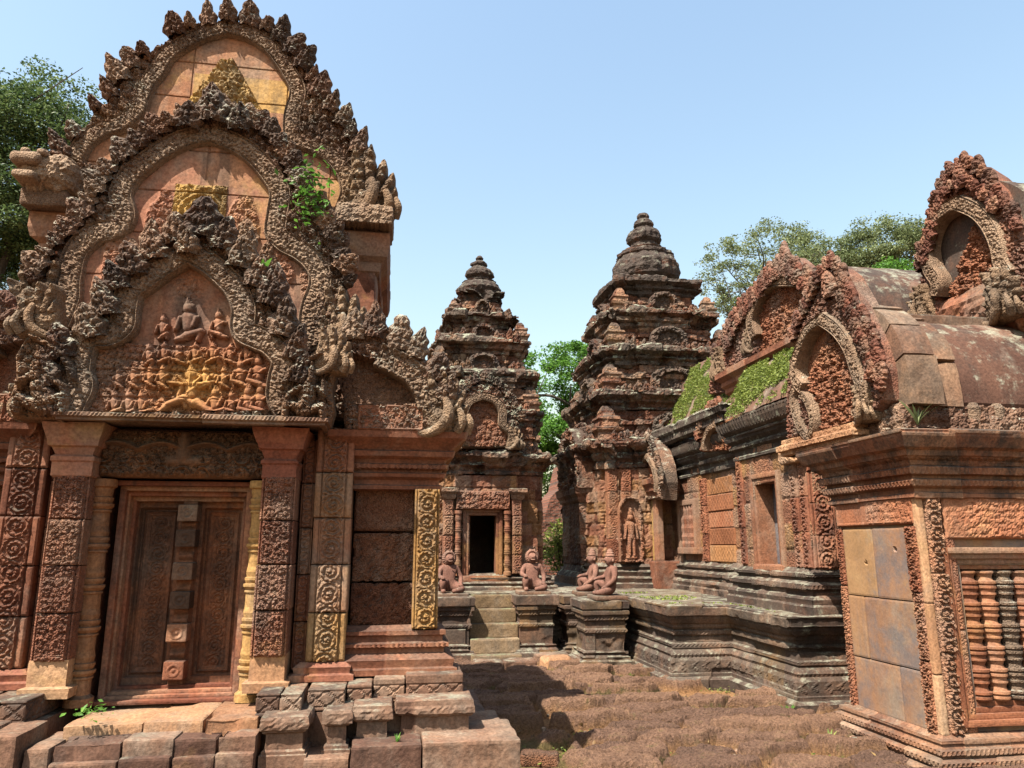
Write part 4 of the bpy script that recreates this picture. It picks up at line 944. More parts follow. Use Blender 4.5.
# vaulted stone roofs
def vault(g, x0, x1, yc, hw, z0, h, nblk, seed, col=(.5, 0, 0, 0), rows=2, amp=.008, jw=.012):
    xs = np.linspace(x0, x1, max(8, int((x1-x0)/.03))); n = 50; th = np.linspace(0, np.pi, n)
    A = np.zeros((len(xs), n, 3)); A[..., 0] = xs[:, None]
    prof = np.sin(th)**.88
    y = yc-hw*np.cos(th)*(1-.12*np.sin(th)**2); z = z0+h*prof
    A[..., 1] = y[None]; A[..., 2] = z[None]
    rw = np.floor(th/np.pi*rows*2)[None]+0*A[..., 0]; fr_ = (th/np.pi*rows*2)[None]-rw
    bx = (A[..., 0]-x0)/((x1-x0)/nblk)+.37*rw; bi = np.floor(bx); br = hsh(bi, rw, 0, seed)
    d = amp*2*fbm(A, 5, 4, seed)+.02*(br-.5)
    d -= .035*((bx-bi < jw/((x1-x0)/nblk)) | (fr_ < .035))
    nn = np.zeros_like(A); nn[..., 1] = (-np.cos(th))[None]; nn[..., 2] = np.sin(th)[None]
    A = A+nn*d[..., None]; C = np.zeros(A.shape[:2]+(4,)); C[..., 0] = br; C[..., 2] = col[2]; C[..., 1] = col[1]
    b = g.grid(A, C)
    g.poly([b+i for i in range(n)]); g.poly([b+(len(xs)-1)*n+i for i in range(n)])
part(lambda g: vault(g, 4.25, 5.6, 5.86, .62, 2.70, .93, 1.0, 400), 'roof', M_ROOF, GOP)
def gop_rib(g):
    # broken end ring of the vault: separate curved slabs
    n = 9
    for k in range(n):
        for j, (x0, x1) in enumerate(((4.02, 4.30), (4.305, 4.52))):
            t0 = math.pi*(k+.03)/n; t1 = math.pi*(k+.97)/n; r0 = .62; r1 = .80-.07*j+.03*hsh(k, j, 0, 5)
            xs = np.linspace(x0, x1, 9); th = np.linspace(t0, t1, 12)
            A = np.zeros((9, 12, 3)); A[..., 0] = xs[:, None]; A[..., 1] = (5.86-r1*.86*np.cos(th))[None]; A[..., 2] = (2.72+r1*1.28*np.sin(th)**.8)[None]
            nn = np.zeros_like(A); nn[..., 1] = -np.cos(th)[None]; nn[..., 2] = np.sin(th)[None]
            A = A+nn*(.03*fbm(A, 6, 4, k+j*9))[..., None]
            B = A-nn*.2
            c = (float(hsh(k, j, 1, 8)), .0, .25, 0)
            g.grid(A, c); g.grid(np.stack([A[0], B[0]]), c); g.grid(np.stack([B[-1], A[-1]]), c); g.grid(np.stack([A[:, 0], B[:, 0]]), c); g.grid(np.stack([B[:, -1], A[:, -1]]), c)
part(gop_rib, 'roof_slab', stone('pale_slab_stone', c1=(.20, .12, .085), c2=(.31, .20, .14), c3=(.40, .29, .20), dark=.6, lich=.6, up=.1, dthr=.57), GOP)
part(lambda g: block(g, (4.55, 5.80, 3.60), (5.45, 5.92, 3.72), .02, .02, .01, 410), 'ridge_stone', M_BLACK, GOP)

# front gable, facing left
FG = xf(3.90)
GL = [(826, 319), (812, 330), (803, 348), (798, 368), (800, 380), (806, 388)]
GR = [(826, 319), (841, 330), (853, 348), (861, 372), (868, 392), (866, 408), (858, 414)]
GLOW = [(800, 384), (797, 398), (800, 415), (806, 430), (814, 437), (817, 420), (812, 402), (805, 394)]
GO = [(788, 442), (786, 410), (788, 375), (796, 345), (806, 318), (820, 290), (833, 268), (842, 275), (856, 300), (868, 325), (877, 345), (884, 370), (886, 400), (876, 412), (840, 424)]
GI = GL[::-1]+GR[1:]+[(850, 420), (815, 433), (812, 405)]
def tg(u, v):
    c = FG.px([(824, 345), (828, 358), (840, 425)])
    bl = (np.abs(u-c[0][0]-.02) < .34*sst(c[0][1]+.12, c[0][1]-.25, v)+.02)
    return .055*foliage(u, v, 20, 7)*bl + .03*foliage(u, v, 40, 2)*bl - .0*u
PG = ped(FG, GO, GI, [(GL, .055, .06)], [(GR, .07, .06), (GLOW, .045, .035)], .06, tg, base=.03, mat=M_DKRED, tmat=M_GCARV, thick=.2, seed=41, f=34., hh=.05, res=.010, lib=GOP, rec=.07)
def apex(g, fr, x, y, L, w):
    p = fr.px([(x, y)])[0]; flame(g, fr, p[0], p[1]-.06, 0, L, w, .07, int(x), .03, (.6, 0, .1, 0), 26, 21, 34., .1)
def gfl(g):
    apex(g, FG, 834, 292, .30, .085)
    pxflames(g, FG, [(796, 340), (806, 314), (820, 288), (834, 266), (846, 285), (860, 310), (872, 336), (880, 362), (884, 392)], .16, .16, .075, .75, .05, .02, seed=42, up=.65)
    pxflames(g, FG, [(846, 300), (858, 324), (868, 350), (876, 380)], .14, .14, .07, .8, .05, .04, seed=43, up=.5)
part(gfl, 'flame_border', M_DKRED, PG)
def gcorb(g):
    a = FG.px([(786, 446), (858, 416)])
    mould(g, rect(3.84, 4.3, -a[1][0]+.0, -a[0][0]), [(-.03, 2.52), (.0, 2.53), (.0, 2.56), (.03, 2.57), (.03, 2.61), (-.01, 2.63), (-.01, 2.68)], .012, .01, .006, seed=44, carve=lambda s, z, r, o: .01*foliage(s, z, 30, 3))
part(gcorb, 'ledge', M_TAN, PG)
naga(PG, FG.off(-.02), 868, 420, .34, 1, 45, mat=M_GREYLINE)

# upper gable and its vault
FH = xf(5.40)
HL = [(962, 203), (944, 213), (934, 228), (929, 248), (932, 268), (940, 282), (938, 296)]
HR = [(962, 203), (981, 212), (994, 228), (1001, 246), (1004, 262), (1012, 275)]
HO = [(914, 312), (918, 285), (924, 255), (932, 228), (938, 204), (946, 184), (955, 170), (968, 165), (985, 176), (1000, 190), (1012, 215), (1024, 240), (1040, 270), (1050, 320)]
HI = HL[::-1]+HR[1:]+[(1000, 312), (940, 312)]
def th_(u, v):
    c = FH.px([(968, 240)])[0]
    bl = (np.abs(u-c[0]) < .42*sst(c[1]+.22, c[1]-.5, v))
    return .07*foliage(u, v, 15, 7)*bl + .03*foliage(u, v, 30, 2)*bl
PH = ped(FH, HO, HI, [(HL, .08, .07)], [(HR, .08, .07)], .06, th_, base=.03, mat=M_DKRED, tmat=M_GCARV, thick=.25, seed=51, f=28., hh=.05, res=.013, lib=GOP, rec=.12)
part(lambda g: [apex(g, FH, 966, 184, .32, .10), pxflames(g, FH, [(922, 270), (932, 236), (940, 206), (950, 180), (966, 166), (984, 176), (1004, 202), (1020, 232)], .16, .16, .09, .8, .055, .02, seed=52, up=.6),
                pxflames(g, FH, [(930, 262), (938, 232), (946, 204), (962, 184), (984, 194), (1000, 216)], .15, .15, .085, .85, .05, .04, seed=53, up=.5)], 'flame_border', M_DKRED, PH)
naga(PH, FH, 1008, 318, .5, 1, 55); naga(PH, FH, 928, 322, .42, -1, 56)
part(lambda g: vault(g, 5.5, 9, 5.86, .74, 4.05, 1.02, 5, 420, (.6, 0, .3, 0), 3), 'roof', M_ROOF, GOP)
part(lambda g: mould(g, rect(5.42, 9, 5.1, 6.62), [(-.15, 2.5), (-.15, 3.5), (-.05, 3.6), (0, 3.7), (.03, 3.95), (-.05, 4.06)], .04, .03, .008, seed=421, boff=.012, carve=lambda s, z, r, o: .03*foliage(s, z, 12, 5)*(z > 3.0)), 'upper_wall', M_RED, GOP)
# ================================================================== the stepped stone platform
PLA = thing('stone_platform', 'long low moulded stone platform with dark recesses that carries the two towers and the hall', 'platform')
PPLAN = [(-.8, 11.5), (3.25, 11.5), (3.25, 8.72), (3.98, 8.72), (3.98, 7.24), (7.2, 7.24), (7.2, 17.5), (-.8, 17.5)]
PPROF = [(.05, -.1), (.05, .12), (.01, .14), (-.02, .145), (-.02, .18), (-.03, .19), (-.03, .32), (-.04, .335), (-.06, .36), (-.05, .39), (-.07, .42), (-.10, .45), (-.085, .465), (-.085, .50), (-.12, .515), (-.125, .60), (-.09, .615), (-.09, .65), (-.115, .665), (-.09, .70), (-.09, .73), (-.06, .75), (-.03, .80), (-.03, .83), (.0, .84), (.01, .945), (-.03, .96)]
def platf(g):
    cv = lambda s, z, r, o: (.007*np.cos(s*2*np.pi/.05)*(((z > .48) & (z < .5)) | ((z > .62) & (z < .645)) | ((z > .37) & (z < .40)))
                             + .006*(np.abs(((s*7) % 1-.5)*2-np.abs((z-.265)/.05)) < .25)*((z > .21) & (z < .32)))
    mould(g, PPLAN, PPROF, .025, .013, .008, blk=(.62, .34), boff=.012, carve=cv, seed=500, lich=.22, chip=.03, ochre=.3)
part(platf, 'moulded_platform', M_BASE, PLA)
PEDP = lambda z1: [(.10, -.1), (.10, .16), (.06, .18), (.06, .21), (.03, .24), (.05, .27), (.0, .29), (.0, .50), (.02, .52), (.02, .55), (.0, .57), (.0, .66), (.03, .68), (.03, .73), (.05, .75), (.05, .79), (.03, .80), (.06, .82), (.065, z1-.01), (.04, z1)]
pcv = lambda s, z, r, o: .006*np.cos(s*2*np.pi/.045)*(((z > .52) & (z < .55)) | ((z > .69) & (z < .72)) | ((z > .25) & (z < .27)))
PEDS = [(.52, 1.12, 10.9, 11.5, .93), (1.84, 2.33, 10.9, 11.5, .95), (2.58, 3.12, 10.02, 10.58, .93), (2.55, 3.10, 10.98, 11.5, .93)]
for i, (a, b, c, d, z) in enumerate(PEDS):
    part(lambda g: mould(g, rect(a, b, c, d), PEDP(z), .02, .013, .006, blk=(.4, .3), boff=.014, carve=pcv, seed=510+i, lich=.2, chip=.03, ochre=.3), 'pedestal', M_BASE, PLA)
M_MOSSY = stone('mossy_step_stone', c1=(.14, .11, .07), c2=(.27, .215, .135), c3=(.37, .30, .20), dark=.6, lich=.6, lthr=.59, pl=(.22, .27, .15), up=.2, ochre=.5, dthr=.6)
for k in range(5):
    z = .93-.19*k
    part(lambda g: block(g, (1.13, 11.34-.165*k, z-.2 if k < 4 else -.05), (1.835, 11.9-.165*k, z), .022, .014, .009, 520+k, f=8), 'step', M_MOSSY, PLA)
for k in range(3):
    part(lambda g: block(g, (3.0-.2*k, 10.6, -.05), (3.3, 10.96, .72-.24*k), .025, .03, .014, 530+k, f=6), 'step', M_MOSSY, PLA)
for a_ in (((1.14, 10.3, -.06), (1.52, 10.62, .135), 540), ((1.53, 10.32, -.06), (1.98, 10.62, .14), 541), ((2.02, 10.6, -.06), (2.5, 10.95, .17), 542)): part(lambda g: block(g, a_[0], a_[1], .025, .022, .018, a_[2]), 'foot_slab', M_BASE, PLA)

# ================================================================== the long hall
HALL = thing('long_hall', 'long hall with a side doorway, moss grown roof slopes and a tall serpent arched gable', 'temple building')
HX = 4.42; MX = 4.70
HPLAN = [(HX, 9.10), (HX, 7.46), (7.0, 7.46), (7.0, 12.9), (MX, 12.9), (MX, 9.10)]
DRY0, DRY1, DRZ0, DRZ1 = 8.15, 8.61, 1.43, 2.38
def hall_wall(g):
    keep = lambda x, y, z: ~((x < HX+.2) & (y > DRY0-.02) & (y < DRY1+.02) & (z > DRZ0) & (z < DRZ1))
    sc_ = lambda s, z, r, o: .006*foliage(s, z, 20, 3)*sst(.45, .6, v2(s, z, .9, 7))
    mould(g, HPLAN, [(0, 1.3), (0, 2.95)], .03, .03, .005, blk=(.42, .29), boff=.012, joint=.012, seed=550, keep=keep, ochre=.35, carve=sc_, lich=.05)
part(hall_wall, 'wall', stone('hall_wall_stone', c1=(.19, .095, .065), c2=(.33, .18, .115), c3=(.43, .28, .18), dark=.7, lich=.2, ochre=.45, carve=.014, cs=40., streak=.7, up=.2, dthr=.58), HALL)
def hall_in(g):
    x0, x1, y0, y1 = HX+.03, HX+.8, DRY0-.3, DRY1+.3
    for A in ([[(x1, y0, 1.3), (x1, y1, 1.3)], [(x1, y0, 2.6), (x1, y1, 2.6)]], [[(x0, y0, 1.42), (x0, y1, 1.42)], [(x1, y0, 1.42), (x1, y1, 1.42)]],
              [[(x0, y1, 1.3), (x1, y1, 1.3)], [(x0, y1, 2.6), (x1, y1, 2.6)]], [[(x0, y0, 1.3), (x1, y0, 1.3)], [(x0, y0, 2.6), (x1, y0, 2.6)]], [[(x0, y0, 2.55), (x0, y1, 2.55)], [(x1, y0, 2.55), (x1, y1, 2.55)]]):
        g.grid(np.array(A, float))
part(hall_in, 'inner_wall', M_RED, HALL)
def hall_base(g):
    pr = [(.17, .93), (.17, 1.03), (.15, 1.05), (.16, 1.10), (.14, 1.13), (.11, 1.14), (.11, 1.19), (.14, 1.20), (.14, 1.25), (.10, 1.27), (.06, 1.28), (.06, 1.31), (.09, 1.32), (.09, 1.355), (.05, 1.365), (.0, 1.41)]
    cv = lambda s, z, r, o: .005*np.cos(s*2*np.pi/.045)*(((z > 1.2) & (z < 1.25)) | ((z > 1.32) & (z < 1.35)))
    mould(g, HPLAN, pr, .022, .013, .007, blk=(.5, .24), boff=.012, seed=560, carve=cv, lich=.25, chip=.03)
part(hall_base, 'moulded_base', M_BASE, HALL)
def hall_corn(g):
    pr = [(.0, 2.70), (.04, 2.72), (.04, 2.76), (.02, 2.78), (.02, 2.83), (.07, 2.86), (.07, 2.90), (.05, 2.92), (.10, 2.96), (.12, 3.02), (.10, 3.04), (.15, 3.08), (.18, 3.16), (.19, 3.22), (.12, 3.24), (.05, 3.26)]
    cv = lambda s, z, r, o: .008*np.cos(s*2*np.pi/.06)*((z > 3.09) & (z < 3.2)) + .006*np.cos(s*2*np.pi/.045)*((z > 2.86) & (z < 2.9))
    mould(g, HPLAN, pr, .02, .013, .008, blk=(.5, .3), boff=.014, seed=570, carve=cv, lich=.42, chip=.04)
part(hall_corn, 'cornice', M_BLACK, HALL)
# doorway
def hall_frame(g):
    for i, (w, x) in enumerate(((.13, HX-.035), (.07, HX-.015))):
        ww = .062
        block(g, (x, DRY0-w, DRZ0-.03), (HX+.25, DRY0-w+ww, DRZ1+w), .014, .008, .004, 580+i); block(g, (x, DRY1+w-ww, DRZ0-.03), (HX+.25, DRY1+w, DRZ1+w), .014, .008, .004, 584+i)
        block(g, (x+.001, DRY0-w, DRZ1+w-ww), (HX+.25, DRY1+w, DRZ1+w), .014, .008, .004, 588+i)
    block(g, (HX-.06, DRY0-.12, DRZ0-.08), (HX+.35, DRY1+.12, DRZ0), .02, .012, .006, 590)
part(hall_frame, 'door_frame', stone('door_frame_stone', c1=(.24, .125, .08), c2=(.38, .20, .125), c3=(.46, .29, .18), dark=.3, lich=.12), HALL)
part(lambda g: block(g, (HX+.21, DRY0-.03, DRZ0), (HX+.28, DRY1+.03, DRZ1+.03), .015, .006, .003, 592), 'door_panel', stone('blue_grey_door_stone', c1=(.18, .19, .23), c2=(.27, .29, .34), c3=(.38, .29, .22), och=(.40, .24, .11), dark=.25, lich=.05, ochre=.85, up=0, rough_b=.25), HALL)
M_HCARV = stone('hall_carving', c1=(.20, .085, .055), c2=(.38, .18, .115), c3=(.46, .28, .18), dark=.5, lich=.3, ochre=.2, dthr=.57)
for a_ in ((-7.82, -7.65, 2.55, 3, HX-.015), (-7.64, -7.47, 2.55, 5, HX-.015), (-9.12, -8.95, 2.78, 6, HX-.02)):
    part(lambda g: pil(g, a_[0], a_[1], 1.41, a_[2], 0, lambda u, v: scroll(u, v, .12, a_[3], 1.5), 3, .024, a_[3], .022, .15, res=.01, fr=xf(a_[4])), 'scroll_pilaster', M_HCARV, HALL)
part(lambda g: pil(g, HX+.005, HX+.3, 1.41, 2.78, 0, lambda u, v: scroll(u, v, .2, 8, 2.), 4, .022, 8, .04, .1, res=.01, fr=ym(7.45)), 'end_pilaster', M_HCARV, HALL)
part(lambda g: [block(g, (HX-.09, 7.42, 2.55), (HX+.3, 7.86, 2.72), .015, .02, .01, 598, surf=lambda X: .02*foliage(X[..., 1], X[..., 2], 20, 3))], 'pilaster_capital', M_TAN, HALL)
def hall_panel(g):
    fr = xf(MX-.015)
    pil(g, -10.7, -9.85, 1.41, 2.62, 0, lambda u, v: (.5+.5*np.cos(u*2*np.pi/.09)*np.cos(v*2*np.pi/.09))*.8+.2*foliage(u, v, 30, 3), 5, .007, 11, .03, .1, cols=[.3, .06, .0, .05, .2], res=.014, fr=fr)
part(hall_panel, 'ochre_panel', M_GRED, HALL)
part(lambda g: pil(g, -10.92, -10.73, 1.41, 2.65, 0, lambda u, v: rings(u, v, .12, 12), 3, .022, 12, .012, .15, res=.014, fr=xf(MX-.04)), 'scroll_pilaster', M_GCARV, HALL)
def hall_win(g):
    y0, y1, z0, z1 = 11.15, 11.70, 1.62, 2.28
    for (a, b, c, d) in ((y0-.09, y0, z0-.09, z1+.09), (y1, y1+.09, z0-.09, z1+.09)): block(g, (MX-.08, a, c), (MX+.05, b, d), .02, .008, .004, 600)
    block(g, (MX-.079, y0-.09, z1), (MX+.05, y1+.09, z1+.09), .02, .008, .004, 601); block(g, (MX-.09, y0-.12, z0-.10), (MX+.05, y1+.12, z0), .02, .008, .004, 602)
hw_ = part(hall_win, 'window', M_RED, HALL)
for k in range(5): part(lambda g: lathe(g, (MX-.03, 11.20+.11*k, 1.62), [(.036, 0), (.046, .06), (.034, .1), (.046, .16), (.034, .22), (.045, .3), (.034, .36), (.046, .44), (.034, .5), (.045, .58), (.036, .66)], 12, .014, (.4, 0, 0, 0)), 'baluster', M_RED, hw_)
# side porch of the hall near the tower
def porch(g):
    block(g, (4.32, 11.95, 1.4), (4.44, 12.13, 2.45), .025, .012, .008, 610); block(g, (4.32, 12.67, 1.4), (4.44, 12.85, 2.45), .025, .012, .008, 611)
    mould(g, rect(4.3, 4.7, 11.9, 12.9), [(0, 2.40), (.02, 2.45), (.02, 2.5), (.06, 2.54), (.06, 2.60), (.10, 2.66), (.11, 2.74), (.02, 2.76)], .025, .015, .008, seed=612, lich=.2)
    block(g, (4.25, 11.9, .9), (4.7, 12.9, 1.4), .03, .02, .012, 613)
po = part(porch, 'porch', M_RED, HALL)
part(lambda g: block(g, (4.34, 12.14, 1.4), (4.44, 12.25, 2.4), .02, .008, .005, 614, col=(.6, 1, 0, 0)), 'yellow_jamb', M_YEL, po)
def pdoor(g):
    relief(g, xf(4.50), rct(-12.7, -12.25, 1.4, 2.4), lambda u, v, d: .04*(np.abs(((v-1.4)/.2) % 1-.5) < .32)*(np.abs(u+12.47) < .14), .018, .1, (.6, .3, 0, 0))
part(pdoor, 'panel_door', M_GRED, po)

# gables of the hall, facing left: px = traced on the photograph, planes at their own distance
def gable(root, X, outline, L, R, inner, w, fl, fll, seed, mat=M_DKRED, tmat=M_GCARV, thick=.25, res=.015, f=16., spc=.12, extra=None):
    fr = xf(X)
    def tp(u, v):
        return .06*foliage(u, v, 14, seed) + .03*foliage(u, v, 28, seed+1)
    P_ = ped(fr, outline, inner, [(L, w, w)], [(R, w, w)] if R else [], .06, tp, base=.03, mat=mat, tmat=tmat, thick=thick, seed=seed, f=f*1.6, hh=.055, res=res, lib=root, rec=.1)
    part(lambda g: [pxflames(g, fr, q, fll, fll, spc, .8, .055, .02+.02*i, seed=seed+i, up=.6) for i, q in enumerate(fl)], 'flame_border', mat, P_)
    if extra and X > 4.7:
        for ax in ((788, 270, .44, .13), (764, 294, .30, .10), (812, 292, .30, .10)): part(lambda g: apex(g, fr, *ax), 'leaf_crest', mat, P_)
    if extra:
        for (x, y, s, m) in extra: naga(P_, fr.off(-.03), x, y, s, m, seed+5)
    return P_
gable(HALL, 4.78, [(708, 395), (712, 374), (720, 352), (730, 334), (742, 312), (757, 292), (772, 274), (787, 257), (800, 268), (818, 286), (834, 308), (846, 338), (850, 395)],
      [(806, 280), (790, 279), (774, 281), (764, 290), (757, 305), (753, 322), (757, 338)], [], [(757, 338), (753, 322), (757, 305), (764, 290), (774, 281), (790, 279), (806, 280), (815, 300), (815, 392), (760, 392)], .10,
      [[(716, 358), (728, 336), (742, 312), (760, 290), (786, 264), (804, 276), (824, 298), (842, 326)], [(730, 352), (742, 326), (758, 302), (786, 276), (808, 290)]], .2, 701, extra=[(724, 378, .5, -1), (752, 352, .35, -1)], spc=.105)
part(lambda g: mould(g, rect(4.66, 5.2, 6.9, 10.0), [(-.12, 3.2), (-.12, 3.75), (-.06, 3.80), (-.06, 3.86), (-.02, 3.90), (-.02, 3.96), (.05, 4.02), (.05, 4.10), (0, 4.12)], .03, .02, .008, seed=706, boff=.01), 'upper_wall', M_RED, HALL)
# small gable over the side porch, and a broken one beside it
gable(HALL, 4.27, [(634, 500), (634, 478), (638, 460), (644, 446), (650, 440), (656, 450), (661, 465), (663, 482), (662, 500)], [(649, 456), (642, 466), (639, 480), (640, 494)], [(649, 456), (655, 466), (658, 480), (658, 492)],
      [(640, 496), (639, 480), (642, 466), (649, 456), (655, 466), (658, 480), (658, 496)], .05, [[(635, 485), (638, 462), (645, 447), (650, 440), (656, 450), (661, 468), (663, 485)]], .16, 711, mat=M_GREY, spc=.09, res=.018)
gable(HALL, 4.52, [(700, 452), (702, 432), (708, 418), (716, 408), (722, 405), (727, 412), (729, 430), (729, 450)], [(718, 424), (711, 430), (707, 440), (706, 450)], [], [(706, 450), (707, 440), (711, 430), (718, 424), (726, 428), (727, 450)], .06,
      [[(701, 440), (706, 422), (716, 410), (724, 408)]], .18, 721, mat=M_RED, spc=.1, res=.016)
# roof slopes
def slope(g, y0, y1, xa, za, xb, zb, bulge, seed, n=16):
    ys = np.linspace(y0, y1, max(6, int((y1-y0)/.04))); t = np.linspace(0, 1, n)
    A = np.zeros((len(ys), n, 3)); A[..., 1] = ys[:, None]; A[..., 0] = (xa+(xb-xa)*t)[None]; A[..., 2] = (za+(zb-za)*t+bulge*np.sin(np.pi*t))[None]
    A[..., 2] += .05*fbm(A, 3, 4, seed)
    g.grid(A); return A
ROOFA = G(); SA = slope(ROOFA, 7.4, 9.10, 4.28, 3.27, 4.85, 4.12, .12, 1); SB = slope(ROOFA, 9.10, 12.7, 4.58, 3.32, 5.35, 4.85, .10, 2)
ROOFA.build('roof_slope', M_ROOF, HALL)
part(lambda g: [vault(g, 4.95, 9, 8.0, 1.05, 4.05, .92, 6, 730, (.5, 0, .2, 0), 3)], 'roof', M_ROOF, HALL)
def edge(g):
    # overhanging stone gutters with a row of worn teeth
    cv = lambda s, z, r, o: .012*np.cos(s*2*np.pi/.07)
    mould(g, rect(4.44, 4.66, 9.5, 12.6), [(-.08, 3.30), (-.02, 3.34), (-.02, 3.42), (.03, 3.46), (.04, 3.56), (-.04, 3.60)], .02, .02, .01, seed=735, carve=cv, lich=.45, chip=.04)
part(edge, 'gutter', M_BLACK, HALL)

# ================================================================== the two towers
M_TBODY = stone('tower_body_stone', c1=(.15, .07, .045), c2=(.30, .155, .10), c3=(.40, .27, .18), dark=.8, lich=.45, up=.3, dthr=.55, ochre=.3, carve=.02, cs=20., streak=.55)
def cross(xc, yc, h, p=.52, q=.84, e=.93):
    p, q, e = p*h, q*h, e*h
    Q = [(p, -h), (p, -e), (q, -e), (q, -q), (e, -q), (e, -p), (h, -p)]
    P = []
    for k in range(4):
        c, s = [(1, 0), (0, 1), (-1, 0), (0, -1)][k]
        P += [(xc+c*x-s*y, yc+s*x+c*y) for x, y in Q]
    # Q runs from the -y side to the +x side, counter-clockwise
    return P
def antefix(g, x, y, z, s, seed, col):
    b = s*.42
    mould(g, rect(x-b, x+b, y-b, y+b), [(.0, z), (.0, z+.28*s), (.10*s, z+.36*s), (.12*s, z+.46*s), (-.04*s, z+.5*s), (-.06*s, z+.72*s), (.0, z+.78*s), (-.02*s, z+.86*s), (-.16*s, z+.92*s), (-.18*s, z+1.1*s), (-.30*s, z+1.3*s)], .03, .03, .012, seed=seed, boff=.008, chip=.03)
def niche(g, fr, u, z, w, h, seed, base=0.):
    """an arched false window on a tower tier"""
    th = np.linspace(0, np.pi, 13); O = [(u-w, z)] + [(u-w*math.cos(a)*(1.0), z+h*.5+h*.5*math.sin(a)**.8) for a in th] + [(u+w, z)]
    O = np.array(O); I = (O-np.array([u, z]))*np.array([.66, .80])+np.array([u, z])
    def hf(a, b, d):
        i = inpoly(a, b, I); return np.where(i, -.06+.05*foliage(a, b, 11, seed+2), .07*foliage(a, b, 13, seed)+.012*np.exp(-((polydist(a, b, I)[0]-.02)/.02)**2)) - .03*sst(.03, 0, d) + base
    relief(g, fr, O, hf, .022, .28, (float(hsh(u*9, z*7, seed)), 0, .3, 0))
def tower(root, xc, yc, body, tiers, fin, seed, keep=None, base=None, mat=M_TOWER):
    cv = lambda s, z, r, o: .024*foliage(s, z, 11, seed)
    def kw(k): return dict(step=.035, dz=.03, amp=.018, blk=(.30, .19), boff=.045, chip=.15, seed=seed+k, carve=cv, joint=.014)
    h, z0, z1, hc, zc = body
    part(lambda g: mould(g, cross(xc, yc, h), [(.0, z0), (.0, z1)], keep=keep, ochre=.3, **{**kw(1), 'chip': .02, 'boff': .012, 'amp': .008}), 'tower_body', M_CARVED if mat is M_TOWER else mat, root)
    d = hc-h
    cprof = lambda d, a, b: [(0, a), (d*.15, a+.02), (d*.15, a+(b-a)*.16), (d*.05, a+(b-a)*.2), (d*.1, a+(b-a)*.3), (d*.45, a+(b-a)*.40), (d*.45, a+(b-a)*.5), (d*.35, a+(b-a)*.54), (d*.85, a+(b-a)*.72), (d, a+(b-a)*.76), (d, b-.02), (d*.8, b)]
    part(lambda g: mould(g, cross(xc, yc, h), cprof(d, z1, zc), lich=.15, **kw(2)), 'cornice', mat, root)
    if base: part(lambda g: mould(g, cross(xc, yc, h), base, step=.03, dz=.02, amp=.008, blk=(.5, .3), boff=.012, seed=seed+3, lich=.2), 'moulded_base', M_BASE, root)
    zprev, hprev = zc, hc
    for k, (hb, zb, hcc, zt) in enumerate(tiers):
        T = part(lambda g: mould(g, cross(xc, yc, hb), [(hprev*.8-hb, zprev-.02), (.06, zprev+.02), (.03, zprev+.06), (.0, zprev+.10), (0, zprev+(zb-zprev)*.52), (.045, zprev+(zb-zprev)*.55), (.045, zprev+(zb-zprev)*.66), (.0, zprev+(zb-zprev)*.69), (0, zb)], **{**kw(10+k), 'chip': .05, 'boff': .02}), 'tier', M_TBODY, root)
        part(lambda g: mould(g, cross(xc, yc, hb), [(-.1, zb-.02)]+cprof(hcc-hb, zb, zt), lich=.2, **kw(30+k)), 'tier_cornice', M_TOWTOP if k >= len(tiers)-1 else mat, T)
        def row(g, face, sd):
            r = np.random.RandomState(seed+k+face*7+sd); n = max(2, int(hprev*.75/.14))
            for q in range(n):
                t = sd*hprev*(.2+.52*(q+.5)/n); sz = r.uniform(.14, .28)
                fr = ym(yc-hprev*.86) if face else xf(xc-hprev*.86)
                flame(g, fr, (xc if face else -yc)+t, zprev-.05, r.uniform(-.15, .15), sz, .07, .06, seed+q, 0, (r.rand(), 0, .1, 0), 10, 9)
        for fc in (0, 1):
            for sd in (-1, 1): part(lambda g: row(g, fc, sd), 'antefix_fringe', M_TBODY, T)
        s = .2*hprev+.10
        for sx in (-1, 1):
            for sy in (-1, 1):
                if hsh(k, sx, sy, seed) < .15: continue
                part(lambda g: antefix(g, xc+sx*(hprev*.74), yc+sy*(hprev*.74), zprev-.02, s*(.8+.35*hsh(k, sx, sy, seed+1)), seed+k*7+sx+3*sy, None), 'corner_spire', M_TBODY, T)
        part(lambda g: niche(g, ym(yc-hprev*.82), xc, zprev-.03, hb*.36, (zt-zprev)*.62, seed+k), 'niche', M_TBODY, T)
        part(lambda g: niche(g, xf(xc-hprev*.82), -yc, zprev-.03, hb*.36, (zt-zprev)*.62, seed+k+50), 'niche', M_TBODY, T)
        zprev, hprev = zt, hcc
    part(lambda g: lathe(g, (xc, yc, 0), [(r, z) for r, z in fin], 64, .025, (.4, 0, .25, 0), .045, .0, seed, (16, .03)), 'lotus_finial', M_TOWTOP, root)

